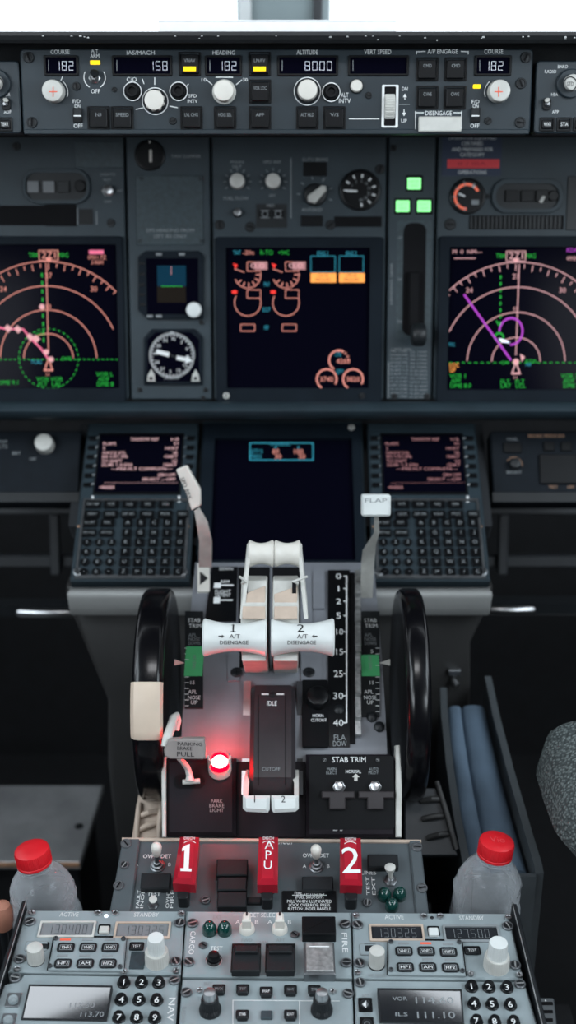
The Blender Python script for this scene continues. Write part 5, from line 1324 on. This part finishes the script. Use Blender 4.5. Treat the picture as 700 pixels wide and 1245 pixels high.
    if L:
        rbutton(t,51,1149.5,14,6,'',.002); round_knob(PR,t,44,1168,10.5,.016,'knobg',flute=24,fd=.08,skirt=(10.5,.001,'dark'),label='pale fluted volume knob'); big_knob(t,191,1169,15,189,1144,10.5)
        small(t,((119,1110.5),(140,1110.5),(39,1110.5),(220.5,1111.5),(21,1178.5),(214,1181),(150.5,1182)))
        dz(t,((36,1121),(24,1166.5),(218.5,1122.5),(213.5,1169.5)))
        b = MB(PR); b.cyl(129,1113,2.6,0,.001,'e_w',.0003); o = b.build('indicator_light', t); o['label']='lit white dot'
    else:
        rbutton(t,450,1152,13,7,'',.002); round_knob(PR,t,457.5,1173,10,.017,'knobg',flute=24,fd=.08,skirt=(10.5,.001,'dark'),label='pale fluted volume knob'); big_knob(t,603,1175,16,607,1144,12)
        small(t,((515,1114.5),(535,1114.5),(432.5,1114),(617.5,1116),(434.5,1183),(631,1186),(572,1184.5)))
        dz(t,((434.5,1125),(617,1126.5),(437,1171.5),(626,1174)))
        b = MB(PR); b.cyl(525,1115,2.2,0,.001,'dark',.0003); b.build('indicator_light', t)
comm('l'); comm('r')
def navp(side):
    L = side == 'l'
    t = thing('navigation_radio_panel', 'navigation radio panel with %s' % ('pale screen below the left radio panel' if L else 'dark screen below the right radio panel'), 'radio panel', PR)
    b = MB(PR)
    if L: pts = [(29,1184),(217,1187),(210,1300),(-33,1297),(5,1196),(21,1193)]
    else: pts = [(430.5,1191),(634,1193),(640,1200),(669,1300),(434,1300)]
    b.ppoly(pts,-.022,0,'radio',.0015)
    if L: b.text(208,1227,'NAV',8,'midink',.0004,28,-90)
    else: b.text(444,1211,'ACT',4,'dimink',.0004,9); b.text(446,1233,'TEST',4,'dimink',.0004,11)
    b.build('face_plate', t)
    q = [(37,1199),(134.5,1200.5),(128,1240),(28,1238)] if L else [(460.5,1203.5),(559,1205),(562,1244),(463,1242)]
    # the glass is tilted in an added wedge bezel so it mirrors the sky
    u0, v0 = PR.uv((q[2][0]+q[3][0])/2, q[2][1]+2, 0); a8 = math.radians(8)
    TP = Pl.free(PR.O + PR.U*u0 + PR.V*v0, PR.U, PR.V*math.cos(a8) + PR.N*math.sin(a8)); loc = PR.mat().inverted() @ TP.mat()
    uq = [TP.uv(x,y,.0004) for x,y in q]; uq = uq[::-1] if area2(uq) < 0 else uq; ou = inset(uq, -.0014)
    b = MB(TP); b.X = loc; b.flat(uq,.0006,'mirror'); b.ringp(ou, uq, 0, .0010, 'dark', .0004)
    b.X = None; n = len(ou); top_ = [tuple(loc @ Vector((a_,c_,.0001))) for a_, c_ in ou]
    b.add(top_ + [(x_,y_,0) for x_,y_,z_ in top_], [(i,n+i,n+(i+1)%n,(i+1)%n) for i in range(n)], 'dark'); o = b.build('frequency_screen', t)
    b = MB(TP); b.X = loc
    if not L: b.text(528,1216,'114.60',8,'dimink',.0008,46); b.text(486,1214,'VOR',4.5,'dimink',.0008,18); b.text(530,1234,'111.10',8,'dimink',.0008,46); b.text(488,1233,'ILS',4.5,'dimink',.0008,15)
    else: b.text(112,1233,'113.70',6,'dimink',.0008,28); b.text(100,1222,'112.30',6,'lcd',.0008,30)
    b.X = None; b.build('screen_digits', o)
    keys = [(150.5,1195),(172,1195),(193,1195.5),(147.5,1216),(169,1216),(190.5,1216.5),(144.5,1237.5),(166,1237.5),(188,1238),(141.5,1259),(163,1259),(185,1260)] if L else \
           [(573,1200),(594,1200.5),(616,1201),(576,1221),(598,1221.5),(620,1222),(579,1242),(601,1242.5),(624,1243),(582,1264),(604,1264.5),(627,1265)]
    for (x, y), s in zip(keys, ('1','2','3','4','5','6','7','8','9','C','0','E')):
        b = MB(PR); b.prof(x,y+1,[(8.2,0),(8.2,.0012),(7.2,.0018),(7,.0015),(6.6,.0045),(5.8,.0055),(2,.0057)],'black',24,0); b.text(x,y-1,s,7,'ink',.0060,4.4); b.build('number_key', t)
    for (x, y) in (((16,1215),(10,1240)) if L else ((444,1221),(446,1244.5))):
        b = MB(PR); b.box(x-8.5,y-8.5,x+8.5,y+8.5,0,.0012,'dsteel' if L else 'black',.001,.0004); b.prof(x,y,[(6,.0012),(6,.004),(4.8,.005),(2,.005)],'radio' if L else 'dark',20,.003)
        if not L and y < 1230: b.poly([(x-4,y),(x+1,y-4.5),(x+1,y+4.5)],.0054,'ink')
        b.ring(x,y,3,.8,.0054,'dimink'); b.build('transfer_button', t)
    dz(t, ((18.5,1189.5),(212,1192.5)) if L else ((437.5,1195),(632,1197)))
navp('l'); navp('r')
# cargo fire panel
t = thing('cargo_fire_panel', 'cargo fire panel with two green lamps and two ivory selectors between the radio panels', 'fire panel', PR)
b = MB(PR); b.ppoly([(226.5,1107),(426.5,1108.5),(428,1188),(221.5,1186.5)],-.022,0,'radio',.0015)
for x, y, s, h, w, m in ((264,1115,'EXT',4.4,10,'dimink'),(263,1153,'TEST',5,15,'ink'),(321,1112.5,'DET SELECT',5.2,35,'ink'),(289,1121,'A',4.6,4,'ink'),(312,1121,'B',4.6,4,'ink'),(328,1121,'A',4.6,4,'ink'),(352,1121,'B',4.6,4,'ink'),(300,1143,'FWD',4.2,13,'dimink'),(320,1146,'ARM',4,11,'dimink'),(341,1143,'AFT',4.2,11,'dimink'),(386,1141.5,'DISCH',3.6,14,'dimink')): b.text(x,y,s,h,m,.0004,w)
b.text(233.5,1146,'CARGO',6.5,'ink',.0004,28,-90); b.text(419,1146,'FIRE',6.5,'ink',.0004,24,-90)
b.line(283,1112.5,301,1112.5,.8,.0004,'ink'); b.line(341,1112.5,359,1112.5,.8,.0004,'ink'); b.build('face_plate', t)
for x in (254.5, 273):
    b = MB(PR); b.prof(x,1128.5,[(8.8,0),(8.8,.003),(8.2,.007),(5.5,.0105),(1.5,.0118)],'grnlens',28,.005); o = b.build('indicator_lamp', t); o['label']='dark green lamp lens'
for x in (300, 340):
    b = MB(PR); b.prof(x,1131,[(9.6,0),(9.6,.0015),(8.6,.005),(7.5,.006)],'cream',32,0); u, v = PR.uv(x,1131,0); c = PR.sc(x,1131)
    b.prism([(u-5.5*c,v-6*c),(u+5.5*c,v-6*c),(u+4.5*c,v+6.5*c),(u+2*c,v+9*c),(u-2*c,v+9*c),(u-4.5*c,v+6.5*c)],.005,.016,'cream',.0015); b.flat(rrect(u-1.2*c,v+1*c,u+1.2*c,v+8*c),.0162,'bink'); o = b.build('selector_knob', t); o['label']='ivory pointer selector knob'
for x0, x1 in ((282,316),(323.5,358)):
    b = MB(PR); b.box(x0-1,1147,x1+1,1181,0,.002,'black',.001); b.box(x0,1151,x1,1180,.002,.009,'dark',.001,.001); b.box(x0+3,1148.5,x1-3,1157,.009,.0125,'dark',.0008,.001); b.build('arming_switch', t)
b = MB(PR); b.box(367,1113,408,1135,0,.010,'black',.001,.0012); b.build('warning_light', t)
b = MB(PR); b.box(369,1145,407,1184,0,.009,'dsteel',.001,.001); b.box(372,1145,405,1180,.009,.0105,'alu',.001,.0006); b.box(376,1150,400,1151.2,.0105,.0108,'ink'); o = b.build('switch_guard', t); o['label']='hinged bare metal switch guard'
b = MB(PR); b.prof(260,1168,[(10,0),(10,.0015),(8.6,.0022),(8.4,.0018),(7.5,.0018),(7.3,.006),(6,.0078),(2,.0084)],'black',28,0); b.ring(260,1168.5,9.3,1.2,.0024,'alu'); b.build('test_button', t)
for x, y in ((247,1150),(358,1137)): fastener(PR, t, x, y, 5.5, m='dsteel')
dz(t, ((234,1123),(229.5,1170),(419.5,1124),(421,1171)))
# lower middle selector panel
t = thing('selector_panel', 'grey panel with five small square buttons and two dark tall knobs between the navigation radios', 'control panel', PR)
b = MB(PR); b.ppoly([(221.5,1190),(428,1192),(431,1300),(214,1300)],-.022,0,'radio',.0015)
b.text(253,1196,'INT',4.4,'dimink',.0004,10); b.text(245,1214,'TILT',4,'dimink',.0004,10); b.text(378,1213,'GAIN',4,'dimink',.0004,12); b.text(223,1234,'RADAR',5,'dimink',.0004,20,-90)
for q in ((283,1216,283,1262),(283,1216,413,1217),(364,1217,364,1262)): b.line(*q,.9,.0004,'ink')
b.text(338,1221,'.',3,'dimink',.0004); b.build('face_plate', t)
for x, y, s in ((266,1202,'WX'),(295,1202,'TST'),(323.5,1205,'MAP'),(353,1203,'W+T'),(382,1203,'TFR'),(294.5,1233,'STAB'),(353,1233,'IDNT')): rbutton(t,x,y,13,8.5,s,.005,'dark',ink='dimink' if y<1204 else 'ink')
b = MB(PR); b.box(317,1228,331,1238,0,.002,'plate',.001,.0006); b.build('blank_button', t)
for x, y in ((255.5,1229),(391,1229)):
    b = MB(PR); b.prof(x,y,[(13.5,0),(13.5,.003),(11.5,.005),(11,.013),(10,.0142),(8,.0142)],'dark',72,0,flute=24,fd=.08,lo=.004,hi=.0135); o = b.build('stacked_knob', t)
    b = MB(PR); b.prof(x,y,[(8,.0142),(8,.019),(7,.0215),(2.5,.022)],'steel',48,0,flute=20,fd=.08,lo=.0145,hi=.0195); o2 = b.build('cap', o); o2['label']='bright steel inner knob'
dz(t, ((226.5,1207),(423,1208.5))); small(t, ((243,1205),(404.5,1206)))

# ================================================================== water bottles
def bottle(lab, cx, cy, tilt, full):
    dcap = 1.118
    p = P(cx, cy, dcap)
    m = Matrix.Translation(p) @ Matrix.Rotation(tilt, 4, 'Y')
    t = bpy.data.objects.new('water_bottle', None); COL.objects.link(t); t.matrix_world = m; tag(t, lab, 'bottle')
    hgt = p.z - (CZ-.92) - .004
    b = MB()
    pr = [(.010,-hgt),(.024,-hgt),(.030,-hgt+.004),(.0325,-hgt+.012)]
    for k in range(4):
        z = -hgt+.02+k*.014; pr += [(.0325,z),(.0315,z+.004),(.0315,z+.007),(.0325,z+.011)]
    zt = -hgt+.02+4*.014
    for z, r in ((-.062,.0325),(-.056,.0316),(-.053,.0305),(-.050,.0316),(-.045,.0318),(-.041,.0300),(-.0385,.0296),(-.035,.0300),(-.029,.0285),(-.022,.0252),(-.0165,.0212),(-.012,.0165),(-.009,.0142),(-.0085,.0165),(-.006,.0165),(-.0055,.0132),(.004,.0132)): pr.append((r, z))
    pr = [q for i, q in enumerate(pr) if i == 0 or q[1] >= pr[i-1][1]-1e-6]
    b.lathe(0,0,pr,'pet',56); bo = b.build('body', t, ang=60)
    for v in bo.data.vertices:                        # a crushed, dented shape
        a = math.atan2(v.co.y, v.co.x); r = math.hypot(v.co.x, v.co.y)
        if -.07 < v.co.z < -.03: k = 1 + .035*math.sin(3*a+v.co.z*160) + .02*math.sin(7*a+1); v.co.x *= k; v.co.y *= k
    b = MB(); b.lathe(0,0,[(.0160,-.0050),(.0164,-.0046),(.0164,-.0024),(.0160,-.0020),(.0164,-.0016),(.0166,.008),(.0158,.0105),(.0140,.0118),(.005,.0121)],'redc',144,flute=60,fd=.035,lo=-.0018,hi=.0085)
    if full: b.add([(x*.013/2.0, y*.007+.001, .0123) for x, y in [(a/1.2, c/1.0) for a, c in glyphs('Vita')[0]]], glyphs('Vita')[1], 'redp') if False else None
    b.ring  # cap kept plain; its moulded script follows as a part
    cp = b.build('cap', t); cp['label'] = 'red screw cap'
    if full:
        b = MB(); vs, fs, gw, gh = glyphs('Vio'); b.add([(x*.014/gw, y*.008/gh+.0, .0124) for x, y in vs], fs, 'capink'); b.build('moulded_script', cp)
    return t
bottle('clear water bottle with plain red cap beside the left radio panel', 41, 1044, math.radians(-7), False)
bottle('clear water bottle with red cap bearing moulded script, in front of the document bin', 602, 1034, math.radians(5), True)

# ================================================================== document bin and its books
dB = lambda y, Hh: Hh/(.3746 - .9272*(622.5-y)/F)
def top(x, y, Hh): return P(x, y, 1.44 - (y-836)/226.0*.25 + Hh)
def loft(b, ring0, ring1, m, cap=True):
    n = len(ring0); vs = [tuple(v) for v in ring0] + [tuple(v) for v in ring1]
    fs = [(i,(i+1)%n,n+(i+1)%n,n+i) for i in range(n)]
    if cap: fs += [tuple(range(n-1,-1,-1)), tuple(n+i for i in range(n))]
    return b.add(vs, fs, m)
bt_ = thing('document_bin', 'tall grey open document bin beside the right trim wheel', 'bin', Pl.free((0,0,0),(1,0,0),(0,1,0)))
def wall(b, line, th, zb, m='bin'):
    """upright wall under a rim line of world points; th = sideways thickness"""
    n = len(line); vs = []; fs = []
    for p in line: vs += [(p.x,p.y,p.z),(p.x+th,p.y,p.z),(p.x+th,p.y,zb),(p.x,p.y,zb)]
    for i in range(n-1):
        for j in range(4): fs.append((i*4+j,i*4+(j+1)%4,(i+1)*4+(j+1)%4,(i+1)*4+j))
    fs += [(3,2,1,0),tuple((n-1)*4+j for j in range(4))]
    return b.add(vs, fs, m)
HB = 0.0
lw = [top(x,y,HB) for x, y in ((543,836),(544.5,870),(551,930),(560,990),(571,1045),(575,1062))]
rw = [top(x,y,HB) for x, y in ((589,822),(599,870),(617,940),(637,1010),(649,1050),(651,1062))]
b = MB(); wall(b, lw, -.008, .30); b.build('inner_side', bt_); b = MB(); wall(b, rw, .008, .30); b.build('outer_side', bt_)
b = MB(); a, c = lw[-1], rw[-1]; loft(b, [a,c,c+Vector((0,-.005,0)),a+Vector((0,-.005,0))], [Vector((q.x,q.y,.30)) for q in (a,c,c+Vector((0,-.005,0)),a+Vector((0,-.005,0)))], 'bin'); b.build('rear_side', bt_)
b = MB(); a, c = lw[0], rw[0]; c = Vector((c.x,a.y,c.z)); lowv = Vector((0,0,-.07)); loft(b, [a+lowv,c+lowv,c+lowv+Vector((0,.005,0)),a+lowv+Vector((0,.005,0))], [Vector((q.x,q.y,.30)) for q in (a,c,c+Vector((0,.005,0)),a+Vector((0,.005,0)))], 'bin'); b.build('front_side', bt_)
b = MB(); lo = [Vector((q.x,q.y,.30)) for q in (lw[0],rw[0],rw[-1],lw[-1])]; loft(b, [q+Vector((0,0,.004)) for q in lo], lo, 'bin'); b.build('floor_panel', bt_)
b = MB(); loft(b, [Vector((x,y,0)) for x,y in ((lo[0].x+.005,lo[0].y-.01),(lo[1].x-.005,lo[1].y-.01),(lo[2].x-.01,lo[2].y+.01),(lo[3].x+.005,lo[3].y+.01))], [Vector((x,y,.30)) for x,y in ((lo[0].x+.005,lo[0].y-.01),(lo[1].x-.005,lo[1].y-.01),(lo[2].x-.01,lo[2].y+.01),(lo[3].x+.005,lo[3].y+.01))], 'floor'); b.build('stand', bt_)
def book(lab, f0, f1, dz, i1=5):
    """a thick manual standing on edge between two fractions of the bin's width"""
    t = thing('manual', lab, 'book', Pl.free((0,0,0),(1,0,0),(0,1,0)))
    yy = [lw[0].y-.012 + (lw[-1].y+.022-lw[0].y+.012)*k/10 for k in range(11)]
    def at(line, y):
        for p, q in zip(line, line[1:]):
            if q.y <= y <= p.y: return p.lerp(q, (p.y-y)/(p.y-q.y))
        return line[0] if y > line[0].y else line[-1]
    vs = []; fs = []; zb = .306
    for k, y in enumerate(yy):
        l, r = at(lw, y), at(rw, y); a, c = l.x+(r.x-l.x)*f0, l.x+(r.x-l.x)*f1
        wv = .0012*math.sin(k*1.7+f0*9); z = min(l.z, r.z) - dz
        vs += [(a,y,z-.004),(a+(c-a)*.14+wv,y,z),(a+(c-a)*.5+wv,y,z+.0012),(a+(c-a)*.86+wv,y,z),(c,y,z-.004),(c,y,zb),(a,y,zb)]
    n = len(yy)
    for i in range(n-1):
        for j in range(7): fs.append((i*7+j,i*7+(j+1)%7,(i+1)*7+(j+1)%7,(i+1)*7+j))
    fs += [tuple(range(6,-1,-1)), tuple((n-1)*7+j for j in range(7))]
    b = MB(); b.add(vs, fs, 'blue'); b.build('binding', t, ang=60)
book('narrow blue grey manual against the inner side of the document bin', .04, .36, .016)
book('wider blue grey manual against the outer side of the document bin', .37, .93, .015)

# ================================================================== seat cushion at the right edge
st = thing('pilot_seat', 'grey woven seat cushion corner showing at the right edge beside the document bin', 'seat', Pl.free((0,0,0),(1,0,0),(0,1,0)))
b = MB(); k, n = 20, 40; vs = []; fs = []
cx, cy, cz, ax, ay, az = .462, .942, CZ-.674, .222, .088, .050
for i in range(k+1):
    ph = -PI/2 + PI*i/k
    for j in range(n):
        th = 2*PI*j/n; e = .38
        sg = lambda v: math.copysign(abs(v)**e, v)
        x = ax*sg(math.cos(ph))*sg(math.cos(th)); y = ay*sg(math.cos(ph))*sg(math.sin(th)); z = az*sg(math.sin(ph))
        taper = 1 - .16*max(0, -(z/az)) - .10*max(0, z/az)**2
        vs.append((cx + x*taper, cy + y*taper, cz + z + (.012*math.sin(th*3) if z > 0 else 0)*abs(math.cos(ph))))
for i in range(k):
    for j in range(n): fs.append((i*n+j,i*n+(j+1)%n,(i+1)*n+(j+1)%n,(i+1)*n+j))
b.add(vs, fs, 'weave'); b.build('cushion', st, ang=80)
b = MB(); b.prism(rrect(cx-.15,cy-.06,cx+.15,cy+.06,.03), 0, cz-az+.004, 'floor'); b.build('seat_base', st)
# small tan knob at the left picture edge
p = P(2,1108,1.12); t = thing('seat_adjuster_knob', 'small tan pink knob at the left picture edge beside the bottle', 'knob', Pl.free(p,(1,0,0),(0,1,0)))
b = MB(); b.lathe(0,0,[(.003,-.022),(.0085,-.018),(.0105,-.008),(.0105,.001),(.008,.007),(.003,.0095)],'skin',24); b.build('grip', t)
b = MB(); b.lathe(0,0,[(.004,CZ-.919-p.z),(.004,-.02)],'dark',12); b.build('stem', t)
# slotted box low at the right edge
p = P(664,1226,1.13); pl = Pl.free(p,(1,0,0),(0,.8,.6)); t = thing('harness_box', 'small dark slotted box on the seat rail beside the lower right rail', 'box', pl)
b = MB(pl); b.box(655,1213,676,1262,-.02,0,'bin',.002,.001)
for y in (1220,1230,1240): b.box(658,y-2,672,y+2,0,.0006,'pit',.0005)
b.disc(663,1216.5,1,.0005,'alu',8); b.build('body', t)
b = MB(); b.prism(rrect(p.x-.004,p.y-.02,p.x+.03,p.y+.03), 0, p.z-.024, 'floor'); o = b.build('stand', t); o.matrix_parent_inverse = pl.mat().inverted()
# ribbed ducts beside the quadrant foot
def duct(lab, x0, x1, m):
    pl = Pl(970, 1.235, 1025, 1.215); t = thing('cable_guide', lab, 'guide', pl)
    b = MB(pl); b.ppoly(x0, -.012, 0, m[0], .001); b.build('backing', t)
    for (xa, ya, xb, yb) in x1:
        b = MB(pl); pa, pb = pl.uv(xa,ya,.004), pl.uv(xb,yb,.004); b.tube([(pa[0],pa[1],.001),((pa[0]+pb[0])/2,(pa[1]+pb[1])/2,.006),(pb[0],pb[1],.001)],.003,m[1],10); b.build('rib', t)
duct('tan ribbed cable guide below the left trim wheel', [(168,966),(200,966),(198,1034),(158,1034)], [(169,976,165,1026),(168,992,193,985),(166,1009,192,1000),(163,1027,190,1019),(196,976,192,1028)], ('tan','tan'))
duct('grey ribbed cable guide below the right trim wheel', [(492,958),(534,958),(556,1040),(492,1040)], [(512,973,536,971),(514,995,540,991),(520,1018,545,1013),(531,950,555,1032)], ('fairk','fair'))

# ================================================================== light and camera
w = bpy.data.worlds.new('overcast sky'); S.world = w; w.use_nodes = True
bg = w.node_tree.nodes['Background']; bg.inputs['Color'].default_value = (.86,.93,1.0,1); bg.inputs['Strength'].default_value = 2.2
def area(name, loc, aim, sx, sy, e, col):
    l = bpy.data.lights.new(name, 'AREA'); l.shape = 'RECTANGLE'; l.size = sx; l.size_y = sy; l.energy = e; l.color = col
    o = bpy.data.objects.new(name, l); COL.objects.link(o); o.location = loc
    o.rotation_euler = (Vector(aim)-Vector(loc)).to_track_quat('-Z','Y').to_euler(); return o
area('side_window_light_left', (-1.10,.45,1.62), (0,1.0,.8), .9, .6, 9, (.80,.92,1.0))
area('side_window_light_right', (1.10,.45,1.62), (0,1.0,.8), .9, .6, 11, (.80,.92,1.0))
area('dome_light', (0,.30,2.0), (0,1.0,.6), .5, .35, 7, (.95,.97,1.0))
area('rear_fill_left', (-1.10,-.62,1.42), (.1,1.4,1.0), .7, .4, 9, (.86,.94,1.0))  # added fill from behind the camera to brighten the instrument boards
area('rear_fill_right', (1.10,-.62,1.42), (-.1,1.4,1.0), .7, .4, 9, (.86,.94,1.0))  # matching added fill on the right
cam = bpy.data.cameras.new('camera'); co = bpy.data.objects.new('camera', cam); COL.objects.link(co)
cam.sensor_fit = 'HORIZONTAL'; cam.sensor_width = 24; cam.lens = 24*F/W; cam.clip_start = .02; cam.clip_end = 50
co.location = (0,0,CZ); co.rotation_euler = (PI/2-TH, 0, 0)
cam.dof.use_dof = True; cam.dof.focus_distance = 1.08; cam.dof.aperture_fstop = 5.0
S.camera = co
S.view_settings.view_transform = 'Standard'; S.view_settings.look = 'None'; S.view_settings.gamma = 1; S.view_settings.use_curve_mapping = False
S.view_settings.exposure = 0.0
